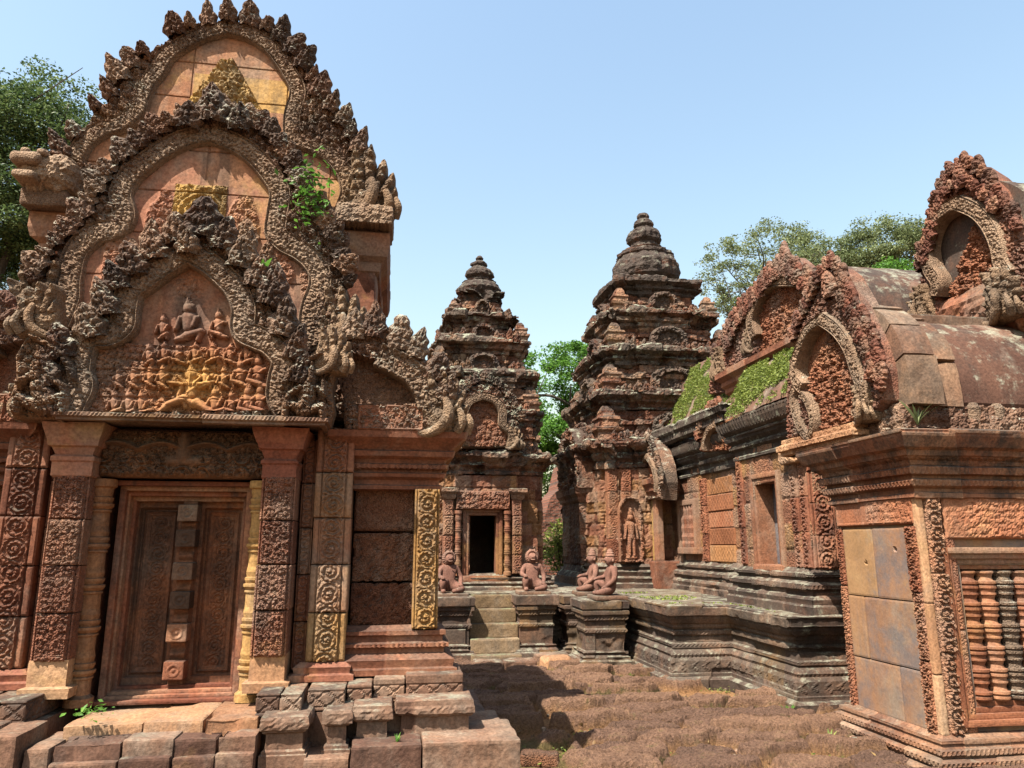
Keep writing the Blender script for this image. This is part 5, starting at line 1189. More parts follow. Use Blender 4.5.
SX, SY = 1.47, 13.25
STW = thing('south_tower', 'dark weathered stone tower with a black open doorway, behind the two frontal crouching guardians', 'temple tower')
skeep = lambda x, y, z: ~((np.abs(x-1.44) < .225) & (y < SY) & (z > 1.15) & (z < 2.16))
tower(STW, SX, SY, (1.06, 1.05, 2.78, 1.24, 3.18), [(.99, 3.62, 1.10, 3.92), (.90, 4.30, 1.03, 4.60), (.74, 4.92, .90, 5.20), (.54, 5.46, .70, 5.72), (.37, 6.02, .47, 6.22)],
      [(.34, 6.2), (.40, 6.26), (.42, 6.34), (.36, 6.44), (.30, 6.48), (.31, 6.51), (.22, 6.54), (.20, 6.58), (.26, 6.63), (.27, 6.70), (.21, 6.77), (.14, 6.80), (.13, 6.83), (.155, 6.86), (.15, 6.90), (.09, 6.94), (.06, 6.96), (.08, 7.0), (.05, 7.05), (.0, 7.06)], 800, keep=skeep,
      base=[(.22, .93), (.22, 1.0), (.16, 1.02), (.18, 1.06), (.12, 1.09), (.14, 1.14), (.06, 1.17), (.0, 1.2)])
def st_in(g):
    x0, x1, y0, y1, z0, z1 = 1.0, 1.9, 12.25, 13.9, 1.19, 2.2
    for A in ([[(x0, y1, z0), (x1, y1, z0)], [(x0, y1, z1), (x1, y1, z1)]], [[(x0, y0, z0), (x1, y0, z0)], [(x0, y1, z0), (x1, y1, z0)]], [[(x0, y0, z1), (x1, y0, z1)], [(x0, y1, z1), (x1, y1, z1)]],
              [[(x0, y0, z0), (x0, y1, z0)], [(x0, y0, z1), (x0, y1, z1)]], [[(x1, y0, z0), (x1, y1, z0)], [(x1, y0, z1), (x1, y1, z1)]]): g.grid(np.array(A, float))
part(st_in, 'chamber', M_BLACK, STW)  # black walls put the doorway's shade into the stone colour
def st_frame(g):
    for i, (w, y) in enumerate(((.10, 12.13), (.05, 12.15))):
        for sg in (-1, 1): block(g, (min(1.44+sg*(.225+w-.052), 1.44+sg*(.225+w)), y, 1.18), (max(1.44+sg*(.225+w-.052), 1.44+sg*(.225+w)), 12.4, 2.13+w), .016, .008, .004, 820+i*2+sg)
        block(g, (1.44-.225-w, y+.001, 2.13+w-.052), (1.44+.225+w, 12.4, 2.13+w), .016, .008, .004, 826+i)
    block(g, (1.05, 12.05, 1.08), (1.85, 12.5, 1.18), .02, .012, .006, 829)
part(st_frame, 'door_frame', M_RED, STW)
for sg in (-1, 1): part(lambda g: lathe(g, (1.44+sg*.40, 12.10, 0), colprof(1.18, 2.2, .05), 16, .014, (.4, 0, 0, 0), .003), 'colonette', M_RED, STW)
for sg in (-1, 1):
    part(lambda g: pil(g, 1.44+sg*.56-.08, 1.44+sg*.56+.08, 1.2, 2.42, 12.06, lambda u, v: scroll(u, v, .13, 3), 4, .02, 5, .014, .3, res=.014), 'door_pilaster', M_CARVED, STW)
    part(lambda g: mould(g, rect(1.44+sg*.56-.09, 1.44+sg*.56+.09, 12.05, 12.5), [(0, 2.38), (.02, 2.42), (.02, 2.46), (.06, 2.5), (.06, 2.55), (0, 2.56)], .016, .016, .006, seed=830), 'pilaster_capital', M_TOWER, STW)
part(lambda g: carved_panel(g, ym(12.08), rct(1.44-.44, 1.44+.44, 2.22, 2.52), lambda u, v: foliage(u, v, 20, 5), .04, .014, .3), 'carved_lintel', M_RED, STW)
FS = ym(11.98)
def stp():
    w = lambda L: FS.px(L)
    OUT = [(450, 448), (448, 430), (452, 415), (458, 400), (468, 388), (482, 380), (497, 386), (508, 397), (516, 412), (522, 430), (522, 448)]
    LL = [(482, 396), (470, 401), (464, 412), (464, 424), (457, 432), (456, 446)]; RR = [(482, 396), (495, 400), (502, 411), (503, 424), (511, 432), (513, 446)]
    def tp(u, v): return .05*foliage(u, v, 15, 5)
    Q = ped(FS, OUT, LL[::-1]+RR[1:], [(LL, .07, .07)], [(RR, .07, .07)], .06, tp, base=.02, mat=M_TOWER, tmat=M_RED, thick=.4, seed=84, f=15., res=.016, lib=STW, bmat=M_GREYLINE)
    part(lambda g: pxflames(g, FS, [(452, 425), (458, 402), (468, 388), (482, 380), (497, 386), (508, 398), (518, 420)], .2, .2, .1, .8, .07, .0, seed=85, up=.5), 'flame_border', M_TOWER, Q)
    naga(Q, FS.off(-.02), 452, 448, .36, -1, 86); naga(Q, FS.off(-.02), 514, 448, .36, 1, 87)
stp()

CX, CY = 4.97, 13.8
CTW = thing('central_tower', 'tallest reddish stone tower rising behind the moss roofed hall, niche figure at its corner', 'temple tower')
tower(CTW, CX, CY, (1.55, 1.05, 2.95, 1.78, 3.45), [(1.42, 3.98, 1.58, 4.34), (1.22, 4.86, 1.40, 5.20), (1.00, 5.66, 1.18, 5.98), (.76, 6.38, .94, 6.70)],
      [(.60, 6.68), (.54, 6.76), (.56, 6.88), (.64, 6.94), (.67, 7.06), (.65, 7.24), (.56, 7.40), (.58, 7.43), (.57, 7.49), (.46, 7.54), (.47, 7.58), (.36, 7.62), (.29, 7.66), (.27, 7.74), (.34, 7.80), (.35, 7.92), (.28, 8.03), (.19, 8.07), (.17, 8.11), (.21, 8.16), (.20, 8.24), (.13, 8.29), (.10, 8.31), (.13, 8.36), (.10, 8.43), (.0, 8.46)], 900,
      base=[(.22, .93), (.22, 1.03), (.16, 1.05), (.18, 1.12), (.10, 1.15), (.12, 1.22), (.05, 1.25), (.08, 1.30), (.0, 1.36)])
# devata niche on the corner pilaster, pilasters, false door porch on the left flank
yf = CY-1.55*.93-.02
for u in (CX-1.27, CX-1.02):
    part(lambda g: pil(g, u-.09, u+.09, 1.36, 2.95, yf, lambda a, b: scroll(a, b, .13, 9), 4, .02, 9, .014, .2, res=.018), 'scroll_pilaster', M_GCARV, CTW)
def devata(g):
    fr = ym(yf-.06); u = CX-1.0; z = 1.48
    th = np.linspace(0, np.pi, 9); O = np.array([(u-.2, z-.1)]+[(u-.2*math.cos(a), z+.72+.26*math.sin(a)) for a in th]+[(u+.2, z-.1)])
    C = [(u, z+.62, u, z+.64, .055, .05, .10), (u, z+.70, u, z+.78, .04, .015, .09), (u, z+.36, u, z+.50, .06, .085, .10), (u, z+.30, u, z+.32, .075, .075, .10), (u-.035, z+.28, u-.04, z, .045, .03, .09), (u+.035, z+.28, u+.04, z, .045, .03, .09), (u-.08, z+.5, u-.11, z+.28, .03, .025, .08), (u+.08, z+.5, u+.11, z+.28, .03, .025, .08), (u-.06, z-.03, u+.06, z-.03, .04, .04, .08)]
    def hf(a, b, d): return np.maximum(-.06+.04*sst(.045, .02, d)+.06*sst(.05, .03, d)*foliage(a, b, 22, 3), capsules(a, b, C)-.06)+.06
    relief(g, fr, O, hf, .012, .08, (.7, 0, 0, 0))
part(devata, 'niche_figure', M_GCARV, CTW)
def ct_porch(g):
    mould(g, rect(CX-1.66, CX-1.3, CY-.7, CY+.7), [(.12, .93), (.12, 1.1), (.04, 1.2), (.0, 1.3), (0, 2.4), (.05, 2.45), (.05, 2.5), (.1, 2.56), (.12, 2.68), (0, 2.7)], .03, .03, .008, seed=940, boff=.014, carve=lambda s, z, r, o: .02*foliage(s, z, 13, 4)*(z > 1.3)*(z < 2.4))
    th = np.linspace(0, np.pi, 15)
    O = np.array([(-CY-.85, 2.66)]+[(-CY-.85*math.cos(a), 2.9+.95*math.sin(a)**.8) for a in th]+[(-CY+.85, 2.66)])
    relief(g, xf(CX-1.68), O, lambda a, b, d: .08*foliage(a, b, 12, 3)-.1*(d > .22)+.05*fbm(np.stack([a, b, 0*a], -1), 5, 3, 4), .025, .3, (.4, 0, 0, 0))
part(ct_porch, 'side_porch', M_TOWER, CTW)
# ================================================================== the four guardian statues
def skin_body(name, nodes, edges, mat, parent):
    me = bpy.data.meshes.new(name); me.from_pydata([n[0] for n in nodes], edges, [])
    o = bpy.data.objects.new(name, me); COL.objects.link(o)
    o.modifiers.new('skin', 'SKIN'); me.update()
    if not me.skin_vertices: 
        bpy.context.view_layer.objects.active = o
    sv = me.skin_vertices[0].data
    for i, n in enumerate(nodes): sv[i].radius = (n[1], n[1]); sv[i].use_root = (i == 0)
    o.modifiers.new('sub', 'SUBSURF').levels = 2
    dg = bpy.context.evaluated_depsgraph_get(); dg.update()
    m2 = bpy.data.meshes.new_from_object(o.evaluated_get(dg)); m2.name = name
    bpy.data.objects.remove(o); bpy.data.meshes.remove(me)
    V = np.zeros(len(m2.vertices)*3); m2.vertices.foreach_get('co', V); V = V.reshape(-1, 3)
    V += (fbm(V, 28, 3, 5)*.008)[:, None]*np.array([1, 1, .6])
    m2.vertices.foreach_set('co', V.astype(np.float32).ravel()); m2.update()
    m2.polygons.foreach_set('use_smooth', np.ones(len(m2.polygons), bool)); m2.materials.append(mat)
    b = bpy.data.objects.new(name, m2); COL.objects.link(b); b.parent = parent; return b
def guardian(label, loc, rz, lion):
    T = thing('guardian_statue', label, 'statue', 'guardian statues on the pedestals'); 
    N = []; E = []
    def nd(p, r, par=None):
        N.append((p, r)); k = len(N)-1
        if par is not None: E.append((par, k))
        return k
    pel = nd((0, .02, .11), .092); sp = nd((0, .005, .20), .092, pel); ch = nd((0, .012, .31), .105, sp); nk = nd((0, 0, .40), .05, ch)
    hb = nd((0, -.012, .445), .062, nk); hm = nd((0, -.015, .50), .07 if lion else .064, hb); ht = nd((0, -.005, .56), .045, hm)
    mz = nd((0, -.075, .485), .040 if lion else .033, hm)
    mz2 = nd((0, -.10, .478), .028 if lion else .02, mz)
    for sg in (-1, 1): nd((sg*.07, .01, .505), .018, hm)      # ears
    hips = {}
    for sg in (-1, 1):
        sh = nd((sg*.118, .015, .355), .05, ch); 
        up_ = sg < 0
        el = nd((sg*.165, -.045, .245) if up_ else (sg*.175, -.01, .225), .038, sh)
        wr = nd((sg*.135, -.155, .235) if up_ else (sg*.155, -.115, .135), .028, el)
        hd = nd((sg*.125, -.19, .225) if up_ else (sg*.148, -.155, .12), .026, wr)
        for f in range(4): nd((N[hd][0][0]+(f-1.5)*.017, N[hd][0][1]-.034+.004*abs(f-1.5), N[hd][0][2]-.014), .0085, hd)
        nd((N[hd][0][0]-sg*.032, N[hd][0][1]-.012, N[hd][0][2]-.004), .009, wr)
        hp = nd((sg*.07, -.02, .10), .078, pel)
        kn = nd((-.125, -.19, .19) if up_ else (.18, -.165, .065), .055, hp)
        an = nd((-.115, -.165, .05) if up_ else (.07, -.225, .045), .037, kn)
        nd((-.115, -.245, .028) if up_ else (.0, -.235, .04), .03, an)
    skin_body('body', N, E, M_STATUE, T)
    if lion:
        def mane(g):
            r = np.random.RandomState(int(abs(loc[0]*100)))
            for k in range(16):
                a = -2.3+4.6*k/15; fx, fz = .078*math.sin(a), .50+.078*math.cos(a)
                tube(g, [(fx*.8, -.03, fz-.0), (fx*1.12, .01, .50+(fz-.50)*1.12), (fx*1.05, .05, .50+(fz-.5)*1.0-.02)], [.02, .024, .012], 7, (.3, 0, .2, 0), amp=.01, sub=3)
            for sg in (-1, 1): tube(g, [(sg*.028, -.01, .56), (sg*.034, -.005, .595), (sg*.03, .0, .615)], [.02, .014, .004], 7, (.4, 0, .1, 0), sub=3)
            for sg in (-1, 1): tube(g, [(sg*.026, -.07, .515), (sg*.027, -.082, .517)], [.014, .010], 8, (.5, 0, 0, 0), sub=2)
            tube(g, [(-.03, -.105, .462), (0, -.122, .458), (.03, -.105, .462)], [.007, .009, .007], 6, (.6, 0, 0, 0), sub=3)
        part(mane, 'mane', M_STATUE, T, smooth=True)
    else:
        def crown(g):
            lathe(g, (0, -.008, .535), [(.066, 0), (.07, .012), (.06, .022), (.056, .04), (.06, .048), (.046, .056), (.042, .07), (.045, .078), (.03, .088), (.024, .1), (.0, .105)], 16, .006, (.35, 0, .1, 0), .002)
            for sg in (-1, 1):
                lathe(g, (sg*.072, .012, .455), [(.0, 0), (.018, .012), (.014, .04), (.0, .05)], 8, .01, (.5, 0, 0, 0))
                tube(g, [(sg*.024, -.064, .515), (sg*.025, -.073, .516)], [.012, .009], 8, (.5, 0, 0, 0), sub=2)
            tube(g, [(-.022, -.112, .468), (0, -.121, .465), (.022, -.112, .468)], [.006, .008, .006], 6, (.6, 0, 0, 0), sub=3)
        part(crown, 'crown', M_STATUE, T, smooth=True)
    part(lambda g: block(g, (-.24, -.29, -.045), (.24, .16, .015), .02, .012, .006, 3), 'base_slab', M_BASE, T)
    T.location = loc; T.rotation_euler = (0, 0, rz); return T
guardian('crouching lion faced stone guardian left of the steps, half hidden by the yellow pilaster', (.84, 11.22, .965), .12, True)
guardian('crouching lion faced stone guardian on the pedestal right of the steps', (2.08, 11.2, .985), -.05, True)
guardian('crouching crowned stone guardian in profile, the farther of the facing pair', (3.02, 11.22, .965), -1.62, False)
guardian('crouching crowned stone guardian in profile, the nearer of the facing pair', (3.03, 10.3, .965), -1.55, False)

# ================================================================== plants
def leafmat(name, ca, cb, cc, trans=.35):
    t = NT(name); r, gg, b, al = t.attr()
    col = t.ramp(t.ma('ADD', t.ma('MULTIPLY', r, .7), t.ma('MULTIPLY', t.noise(.5, 3), .4)), [(.2, ca), (.55, cb), (.9, cc)])
    t.l(col, t.b.inputs['Base Color']); t.b.inputs['Roughness'].default_value = .55; t.b.inputs['Specular IOR Level'].default_value = .3
    tr = t.t.nodes.new('ShaderNodeBsdfTranslucent'); t.l(col, tr.inputs[0]); mx = t.t.nodes.new('ShaderNodeMixShader'); mx.inputs[0].default_value = trans
    t.l(t.b.outputs[0], mx.inputs[1]); t.l(tr.outputs[0], mx.inputs[2]); out = [n for n in t.t.nodes if n.type == 'OUTPUT_MATERIAL'][0]; t.l(mx.outputs[0], out.inputs[0]); return t.m
M_LDARK = leafmat('dark_green_leaves', (0.0238, 0.0448, 0.0158), (0.0594, 0.0990, 0.0316), (0.1320, 0.1782, 0.0594))
M_LBRIGHT = leafmat('bright_green_leaves', (0.0401, 0.0980, 0.0143), (0.0757, 0.1782, 0.0250), (0.1337, 0.2673, 0.0446), .45)
M_LGREY = leafmat('grey_green_leaves', (.06, .08, .032), (.125, .16, .065), (.21, .24, .11))
M_LYEL = leafmat('yellow_green_leaves', (0.0670, 0.0957, 0.0173), (0.1436, 0.1818, 0.0335), (0.2488, 0.2871, 0.0670), .4)
def _bark():
    t = NT('bark'); n = t.noise(14, 8, .7, vec=t.scale((1, 1, .25)))
    t.l(t.ramp(n, [(.3, (0.0330, 0.0264, 0.0198)), (.6, (0.0858, 0.0693, 0.0561)), (.8, (0.1452, 0.1254, 0.1056))]), t.b.inputs['Base Color']); t.l(t.bump(n, .8, .04), t.b.inputs['Normal']); return t.m
M_BARK = _bark()
def leaves(g, P, size, r, up=.5, asp=.55):
    """one small bent leaf per point"""
    n = len(P); d = r.normal(size=(n, 3)); d[:, 2] = d[:, 2]*.5-.15; d /= np.linalg.norm(d, axis=1, keepdims=True)
    q = r.normal(size=(n, 3)); q[:, 2] = np.abs(q[:, 2])+up; w = np.cross(d, q); w /= np.maximum(np.linalg.norm(w, axis=1, keepdims=True), 1e-6); nn = np.cross(w, d)
    s = size*r.uniform(.6, 1.35, (n, 1))
    A = P-d*s*.5; B = P+w*s*asp*.5+nn*s*.08; C = P+d*s*.55; D = P-w*s*asp*.5+nn*s*.08
    V = np.stack([A, B, C, D], 1).reshape(-1, 3); c = np.zeros((n, 4)); c[:, 0] = r.rand(n)
    g.add(V, np.arange(4*n).reshape(n, 4), np.repeat(c, 4, 0))
def tree(name, label, base, H, cc, cr, nclump, per, size, mat, seed, cl=.5, tr=.25, limbs=9, group=None, hollow=.35, flat=1.0, open_=0.):
    T = thing(name, label, 'tree', group); r = np.random.RandomState(seed)
    base = np.array(base, float); cc = np.array(cc, float); cr = np.array(cr, float)
    g = G(); top = np.array([cc[0]+r.uniform(-.1, .1)*cr[0], cc[1], cc[2]+cr[2]*.45])
    mid = base+(top-base)*.45+r.uniform(-.25, .25, 3)*np.array([1, 1, 0])
    tube(g, [base-np.array([0, 0, .3]), base+(mid-base)*.4, mid, mid+(top-mid)*.5+r.uniform(-.3, .3, 3), top], [tr*1.3, tr, tr*.8, tr*.5, tr*.1], 12, amp=.01)
    tips = []
    for k in range(limbs):
        t0 = r.uniform(.3, .92); p0 = base+(mid-base)*(t0/.5) if t0 < .5 else mid+(top-mid)*((t0-.5)/.5)
        a = k*2.4+r.uniform(-.4, .4); e = r.uniform(-.25, .75)
        end = cc+cr*np.array([math.cos(a)*math.cos(e), math.sin(a)*math.cos(e), math.sin(e)])*r.uniform(.65, .92)
        m1 = p0+(end-p0)*.4+np.array([0, 0, .12*np.linalg.norm(end-p0)]); m2 = p0+(end-p0)*.72+r.uniform(-.2, .2, 3)*cr*.3
        tube(g, [p0, m1, m2, end], [tr*.42*(1.1-t0*.6), tr*.28, tr*.16, tr*.05], 7, amp=.01, sub=3)
        tips.append((m1, m2, end))
        for j in range(4):
            s = m1+(end-m1)*r.uniform(0, .8); e2 = s+r.normal(size=3)*cr*.3
            tube(g, [s, (s+e2)/2+np.array([0, 0, .1]), e2], [tr*.12, tr*.08, tr*.025], 5, sub=2); tips.append((s, (s+e2)/2, e2))
    g.build('trunk', M_BARK, T)
    lv = G(); cs = []
    while len(cs) < nclump:
        if r.rand() < .45:
            tp = tips[r.randint(len(tips))]; p = tp[1]+(tp[2]-tp[1])*r.uniform(0, 1.15)
        else:
            d = r.normal(size=3); d /= np.linalg.norm(d); p = cc+cr*d*r.uniform(hollow, 1.0)**.5
        q = (p-cc)/cr
        if np.linalg.norm(q) > 1.12 or q[2] < -.85: continue
        if open_ and vnoise(p[None], 1.0/cl*.45, seed)[0] < open_: continue
        cs.append(p)
    cs = np.array(cs)
    for p in cs:
        n = int(per*r.uniform(.5, 1.4)); s = cl*r.uniform(.6, 1.3)
        d = r.normal(size=(n, 3)); d /= np.linalg.norm(d, axis=1, keepdims=True); rad = r.rand(n, 1)**.45
        leaves(lv, p+d*rad*s*np.array([1, 1, .62*flat]), size, r)
    lv.build('crown', mat, T); return T
def at(x, y, Y): return PY(x, y, Y)
c = at(22, 190, 22.); tree('broadleaf_tree', 'large dark green tree with visible limbs, behind the nearest shrine at the picture edge', (c[0]-.6, 22, 0), 12, (c[0]-.3, 22, c[2]-.2), (3.7, 3.2, 4.0), 620, 230, .10, M_LDARK, 21, .6, .34, 16, hollow=.25, open_=.30)
c = at(78, 250, 30.); tree('broadleaf_tree', 'dark lower tree mostly hidden behind the nearest shrine', (c[0]-2, 31, 0), 8, (c[0]-4.0, 31, 5.2), (4.5, 3, 3.6), 200, 110, .2, M_LDARK, 22, .8, .3, 9)
c = at(566, 425, 26.); tree('broadleaf_tree', 'bright green leafy tree in the gap between the two towers', (c[0]+.3, 26, 0), 9, (c[0]+.2, 26, c[2]+.1), (3.0, 2.2, 3.2), 330, 230, .12, M_LBRIGHT, 23, .5, .2, 9, hollow=.5)
c = at(762, 282, 34.); tree('sparse_tree', 'thin grey green tree with open branches, right beside the central tower', (c[0], 34, 0), 14, (c[0], 34, c[2]), (3.4, 2.5, 3.3), 330, 60, .13, M_LGREY, 24, .5, .22, 20, group=None, open_=.40)
c = at(818, 270, 38.); tree('sparse_tree', 'grey green tree standing above the peak of the hall gable', (c[0], 38, 0), 14, (c[0], 38, c[2]), (2.9, 2.2, 3.1), 280, 85, .14, M_LGREY, 25, .62, .22, 12, open_=.43)
c = at(885, 258, 36.); tree('sparse_tree', 'wide spreading grey green tree beside the upper gable of the gatehouse', (c[0], 36, 0), 14, (c[0]+.2, 36, c[2]-.2), (3.4, 2.5, 2.5), 360, 100, .14, M_LGREY, 26, .62, .25, 14, open_=.34)
c = at(900, 285, 28.); tree('broadleaf_tree', 'small bright green tree behind the gatehouse roof ridge', (c[0], 28, 0), 11, (c[0], 28, c[2]), (1.5, 1.3, 1.2), 80, 110, .14, M_LBRIGHT, 27, .42, .15, 7)

# shrub on the platform between the towers
def shrub(label, c, r3, n, size, mat, seed, name='shrub'):
    T = thing(name, label, 'plant'); r = np.random.RandomState(seed); g = G(); c = np.array(c, float)
    for k in range(9):
        a = r.uniform(0, 6.28); e = c+np.array([math.cos(a)*r3[0]*.8, math.sin(a)*r3[1]*.8, r3[2]*r.uniform(1.0, 2.0)])
        tube(g, [c, (c+e)/2+np.array([0, 0, .05]), e], [.02, .014, .005], 6, sub=3)
    g.build('stem', M_BARK, T); lv = G(); d = r.normal(size=(n, 3)); d /= np.linalg.norm(d, axis=1, keepdims=True)
    P = c+np.array([0, 0, r3[2]*1.05])+d*(r.rand(n, 1)**.45)*np.array(r3); P = P[vnoise(P, 5, seed) > .40]
    leaves(lv, P, size, r); lv.build('foliage', mat, T); return T
c = PY(562, 575, 15.5); shrub('yellow green shrub growing in the gap between the two towers', (c[0], 15.5, .95), (.42, .35, .62), 2600, .075, M_LYEL, 31)
def weed(label, c, h, n, mat, seed, spread=.6, group=None, lw=.16):
    """a tuft of arching blades"""
    T = None; r = np.random.RandomState(seed); g = G(); c = np.array(c, float)
    for k in range(n):
        a = r.uniform(0, 6.28); l = h*r.uniform(.5, 1.2); sp = spread*r.uniform(.2, 1.); t = np.linspace(0, 1, 5)
        d = np.array([math.cos(a), math.sin(a), 0]); w = np.array([-math.sin(a), math.cos(a), 0])*l*lw
        p = c+d[None]*(l*sp*t**1.3)[:, None]+np.array([0, 0, 1.])*(l*(t-.35*sp*t*t))[:, None]
        ww = (np.sin(np.pi*np.clip(t*.85+.12, 0, 1)))[:, None]*w[None]*.5
        g.grid(np.stack([p-ww, p+ww], 1), (r.rand(), 0, 0, 0))
    o = g.build('weed', mat); return tag(o, label, 'plant', group)
w = PY(318, 196, 5.95); 
def hang(label, px, Y, n, size, sx, sz, mat, seed):
    r = np.random.RandomState(seed); c = PY(px[0], px[1], Y); g = G()
    P = c+r.normal(size=(n, 3))*np.array([sx, .05, sz])*.5; leaves(g, P, size, r); return tag(g.build('wall_plant', mat), label, 'plant')
hang('bright green creeper growing in a crevice of the shrine gables', (310, 192), 5.60, 170, .055, .16, .30, M_LBRIGHT, 5)
hang('leafy green seedling at the foot of the closed false door', (92, 711), 5.02, 46, .036, .14, .05, M_LBRIGHT, 6)
weed('thin green tuft sprouting on the front arch of the shrine', PY(263, 272, 5.2), .10, 8, M_LBRIGHT, 8, .9, None, .3)
weed('small fern on the parapet of the gatehouse', PY(918, 425, 5.2), .22, 12, M_LGREY, 9, .9, None, .12)
for k, (x, y, h, m, lab) in enumerate([(630, 680, .10, M_LYEL, 'grass tuft at the outer corner of the platform foot'), (742, 706, .13, M_LBRIGHT, 'green weed at the inner corner of the platform foot'), (789, 717, .12, M_LBRIGHT, 'broad leaved green weed at the nearest platform corner'),
                                 (575, 668, .10, M_LYEL, 'yellow grass tuft beside the loose block'), (397, 744, .07, M_LBRIGHT, 'tiny green sprout between the shrine base stones'), (700, 745, .08, M_LYEL, 'low grass tuft between paving blocks in the foreground'),
                                 (505, 690, .08, M_LYEL, 'grass tuft in the shadow of the shrine'), (830, 745, .12, M_LYEL, 'grass clump at the foot of the gatehouse')]):
    weed(lab, PZ(x, y, .45 if k == 4 else .03), h, 18, m, 40+k, .8, None, .14)

# moss and small growth on the hall roofs
def moss(g, A, n, seed, thr, hh=.06):
    r = np.random.RandomState(seed); i = r.randint(0, A.shape[0]-1, n); j = r.rand(n)**.8*(A.shape[1]-2); j0 = j.astype(int)
    P = A[i, j0]+(A[i+1, np.minimum(j0+1, A.shape[1]-1)]-A[i, j0])*r.rand(n, 1)
    P = P[.55*vnoise(P, 2.2, seed)+.45*vnoise(P, 7., seed+3) > thr]; P = P+r.normal(size=P.shape)*.008
    P[:, 2] += r.rand(len(P))*hh; leaves(g, P, .036, r, .2, .5)
g = G(); moss(g, SA, 18000, 1, .47); moss(g, SB, 32000, 2, .45)
tag(g.build('roof_moss', M_LYEL), 'yellow green moss and weeds covering the roof slopes of the long hall', 'moss', kind='stuff')
g = G(); r = np.random.RandomState(3); P = np.stack([r.uniform(3.3, 4.05, 1500), r.uniform(7.5, 11, 1500), np.full(1500, .97)], 1); P = P[(vnoise(P, 2.5, 4) > .55) & ((P[:, 0] > 4.0) | (P[:, 1] > 8.8))]; leaves(g, P, .035, r, .3); 
tag(g.build('platform_moss', M_LYEL), 'thin green growth on the platform top along the hall foot', 'moss', kind='stuff')

# ================================================================== far brick building between the towers
BRK = thing('brick_building', 'ruined red brick gable seen in the gap between the two towers', 'building')
def _brick():
    t = NT('red_brick'); b = t.t.nodes.new('ShaderNodeTexBrick'); t.l(t.scale((1, 1, 1)), b.inputs[0]); mp = [n for n in t.t.nodes if n.type == 'MAPPING'][-1]; mp.inputs[2].default_value = (math.pi/2, 0, 0)
    b.inputs['Scale'].default_value = 3.5; b.inputs['Color1'].default_value = (.17, .07, .045, 1); b.inputs['Color2'].default_value = (.12, .05, .034, 1); b.inputs['Mortar'].default_value = (.07, .05, .04, 1); b.inputs['Mortar Size'].default_value = .03
    n = t.noise(2, 8, .7); t.l(t.mix(t.sm(n, .5, .7, 0, .6), b.outputs[0], (.10, .075, .05)), t.b.inputs['Base Color']); t.l(t.bump(t.noise(12, 6, .7), .9, .05), t.b.inputs['Normal']); return t.m
M_BRICK = _brick()
FB = ym(18.5)
def brk(g):
    O = FB.px([(520, 596), (520, 520), (546, 512), (550, 498), (560, 488), (566, 462), (578, 462), (584, 486), (594, 500), (598, 520), (640, 525), (640, 596)])
    relief(g, FB, O, lambda u, v, d: .1*fbm(np.stack([u, v, 0*u], -1), 4, 4, 3)-.12*(np.hypot(u-FB.px([(571, 512)])[0][0], v-FB.px([(571, 512)])[0][1]) < .24)+.12*(np.abs(v-FB.px([(571, 543)])[0][1]) < .12), .04, 1.5)
part(brk, 'gable_wall', M_BRICK, BRK)
part(lambda g: relief(g, FB.off(-.05), np.array([(FB.px([(571, 512)])[0][0]+.2*math.cos(a), FB.px([(571, 512)])[0][1]+.24*math.sin(a)) for a in np.linspace(0, 6.28, 17)[:-1]]), lambda u, v, d: .08*foliage(u, v, 9, 3), .025, .2), 'roundel', M_BLACK, BRK)
WALL = tag(part(lambda g: [block(g, (-14, 20.5, -.1), (20, 21.2, 1.9), .15, .05, .03, 3)], 'enclosure_wall', M_LAT, None), 'long low laterite wall closing the court behind the towers', 'wall')
# ================================================================== the ground: worn laterite paving in sandy soil
def _axis(a, b, st, far):
    core = np.arange(a, b+1e-6, st); e = []; d = st
    x = 0
    while x < far: d *= 1.22; x += d; e.append(x)
    e = np.array(e); return np.concatenate([(a-e)[::-1], core, b+e])
def ground(g):
    xs = _axis(-.2, 5.0, .0125, 900); ys = _axis(5.0, 11.6, .0125, 900)
    X, Y = np.meshgrid(xs, ys, indexing='ij'); P = np.stack([X, Y, 0*X], -1)
    wx = .22*(vnoise(P, 1.3, 3)-.5); wy = .16*(vnoise(P, 1.6, 8)-.5)
    f1, f2, idd = wor2((X+wx)*.66, (Y+wy)*1.5, 2.2, 12)
    edge = f2-f1
    h = sst(.03, .20, edge+.16*fbm(P, 9, 4, 2))
    there = (idd > .15)*sst(.24, .36, vnoise(P, .9, 21)+.35*(idd-.3))
    hh = h*there*(.06+.12*idd+.05*fbm(P, 4.5, 3, 19))+.03*fbm(P, 3, 4, 5)+.024*fbm(P, 12, 4, 6)+.03*h*there*fbm(P, 20, 4, 9)-.016*h*there*(wor2(X, Y, 26, 5)[0] < .2)
    near = sst(14, 11, np.abs(Y-8)+np.abs(X-2))
    Z = hh*sst(30, 10, np.hypot(X, Y))
    A = np.stack([X, Y, Z], -1); C = np.zeros(A.shape[:2]+(4,)); C[..., 0] = idd; C[..., 1] = sst(.25, .75, h*there); C[..., 2] = sst(.5, .72, vnoise(P, 1.7, 31))*(1-C[..., 1])
    g.grid(A, C)
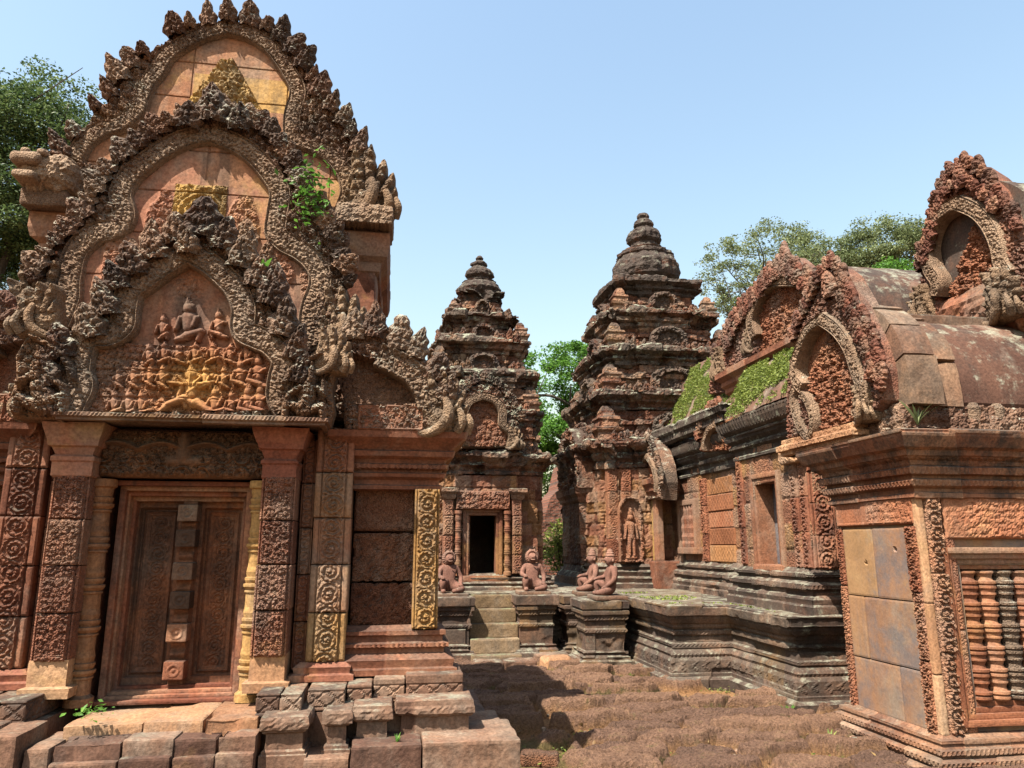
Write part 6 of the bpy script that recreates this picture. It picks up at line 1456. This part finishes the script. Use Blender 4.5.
def groundmat():
    t = NT('laterite_paving'); r, gg, b, al = t.attr()
    n1 = t.noise(6, 8, .7); n2 = t.noise(45, 5, .7); n3 = t.noise(1.1, 4, .6)
    soil = t.ramp(t.ma('ADD', t.ma('MULTIPLY', n1, .6), t.ma('MULTIPLY', n3, .4)), [(.35, (0.1650, 0.0866, 0.0429)), (.5, (0.2722, 0.1444, 0.0644)), (.68, (0.3465, 0.2063, 0.0990))])
    blk = t.ramp(t.ma('ADD', t.ma('MULTIPLY', n1, .7), t.ma('MULTIPLY', r, .3)), [(.3, (0.0830, 0.0506, 0.0382)), (.5, (0.1525, 0.0868, 0.0585)), (.72, (0.2439, 0.1387, 0.0844))])
    col = t.mix(t.ma('ADD', t.ma('MULTIPLY', gg, 1.0), t.ma('MULTIPLY', t.ma('SUBTRACT', n1, .5), .9), cl=True), soil, blk)
    col = t.mix(t.sm(t.ma('ADD', n1, t.ma('MULTIPLY', b, .3)), .56, .72, 0, .65), col, (0.0726, 0.0759, 0.0264))
    v = t.sm(n2, .25, .75, .6, 1.35); cc = t.t.nodes.new('ShaderNodeCombineColor')
    for k in range(3): t.l(v, cc.inputs[k])
    t.l(t.mix(1., col, cc.outputs[0], 'MULTIPLY'), t.b.inputs['Base Color'])
    p = t.bump(t.vor(60, 'F1'), .8, .02); t.l(t.bump(t.noise(45, 8, .8), 1., .04, p), t.b.inputs['Normal']); return t.m
g = G(); ground(g); tag(g.build('ground', groundmat()), kind='structure')
# loose blocks lying about
for k, (x, y, sx, sy, sz, rz, m, lab) in enumerate([(556, 670, .40, .26, .2, .2, 1, 'large loose tan block lying right of the tower steps'), (585, 672, .12, .1, .1, .5, 0, 'small dark rubble stone by the loose tan block'), (600, 678, .1, .09, .07, 1., 0, 'smaller rubble stone at the platform corner'),
                                             (648, 752, .2, .13, .1, .4, 0, 'rounded laterite lump alone in the middle of the paving'), (856, 752, .16, .12, .12, .2, 2, 'pale broken stone against the gatehouse base'), (806, 722, .08, .06, .06, .7, 2, 'small pale stone below the nearest platform corner'),
                                             (540, 762, .3, .14, .1, -.2, 0, 'long laterite block in the shrine shadow'), (470, 668, .2, .12, .08, .1, 2, 'flat grey stone left of the tower steps')]):
    c = PZ(x, y, .02); g = G(); block(g, (c[0]-sx/2, c[1]-sy/2, -.02), (c[0]+sx/2, c[1]+sy/2, sz), .014, min(sx, sy, sz)*.35, .02, 950+k, rz=rz, f=8)
    tag(g.build('loose_stone', (M_LAT, M_TAN, M_BASE)[m]), lab, 'stone', 'loose stones on the paving')

g = G(); r = np.random.RandomState(9)
for k in range(420):
    x, y = r.uniform(0.2, 4.6), r.uniform(5.4, 11.2); s_ = .008+.026*r.rand()**3
    n = 7; th = np.arange(n)/n*6.283; rr = s_*r.uniform(.6, 1.2, (3, n)); z = np.array([-.01, .6*s_, 1.1*s_])[:, None]+0*rr; rr[2] *= .45
    b = g.grid(np.stack([x+rr*np.cos(th), y+rr*np.sin(th), z+.035], -1), (r.rand(), .2*r.rand(), 0, 0), closed=True); g.poly([b+14+i for i in range(n)])
tag(g.build('gravel', M_BASE), 'small stone chips strewn over the paving', 'gravel', kind='stuff')
M_DRY = leafmat('dry_leaves', (.05, .028, .012), (.11, .062, .025), (.20, .13, .05), .1)
g = G(); P = np.stack([r.uniform(.2, 4.6, 420), r.uniform(5.4, 11.2, 420), r.uniform(.03, .09, 420)], 1); leaves(g, P, .05, r, 2., .5)
tag(g.build('fallen_leaves', M_DRY), 'dry brown leaves scattered over the paving', 'leaves', kind='stuff')
g = G(); P = np.stack([r.uniform(.5, 4.4, 16000), r.uniform(5.5, 11.0, 16000), r.uniform(.0, .05, 16000)], 1); P = P[vnoise(P*np.array([1, 1, 0]), 2.4, 77) > .56]; leaves(g, P, .032, r, .1, .3)
tag(g.build('ground_grass', M_LYEL), 'thin grass growing in the joints of the paving', 'grass', kind='stuff')
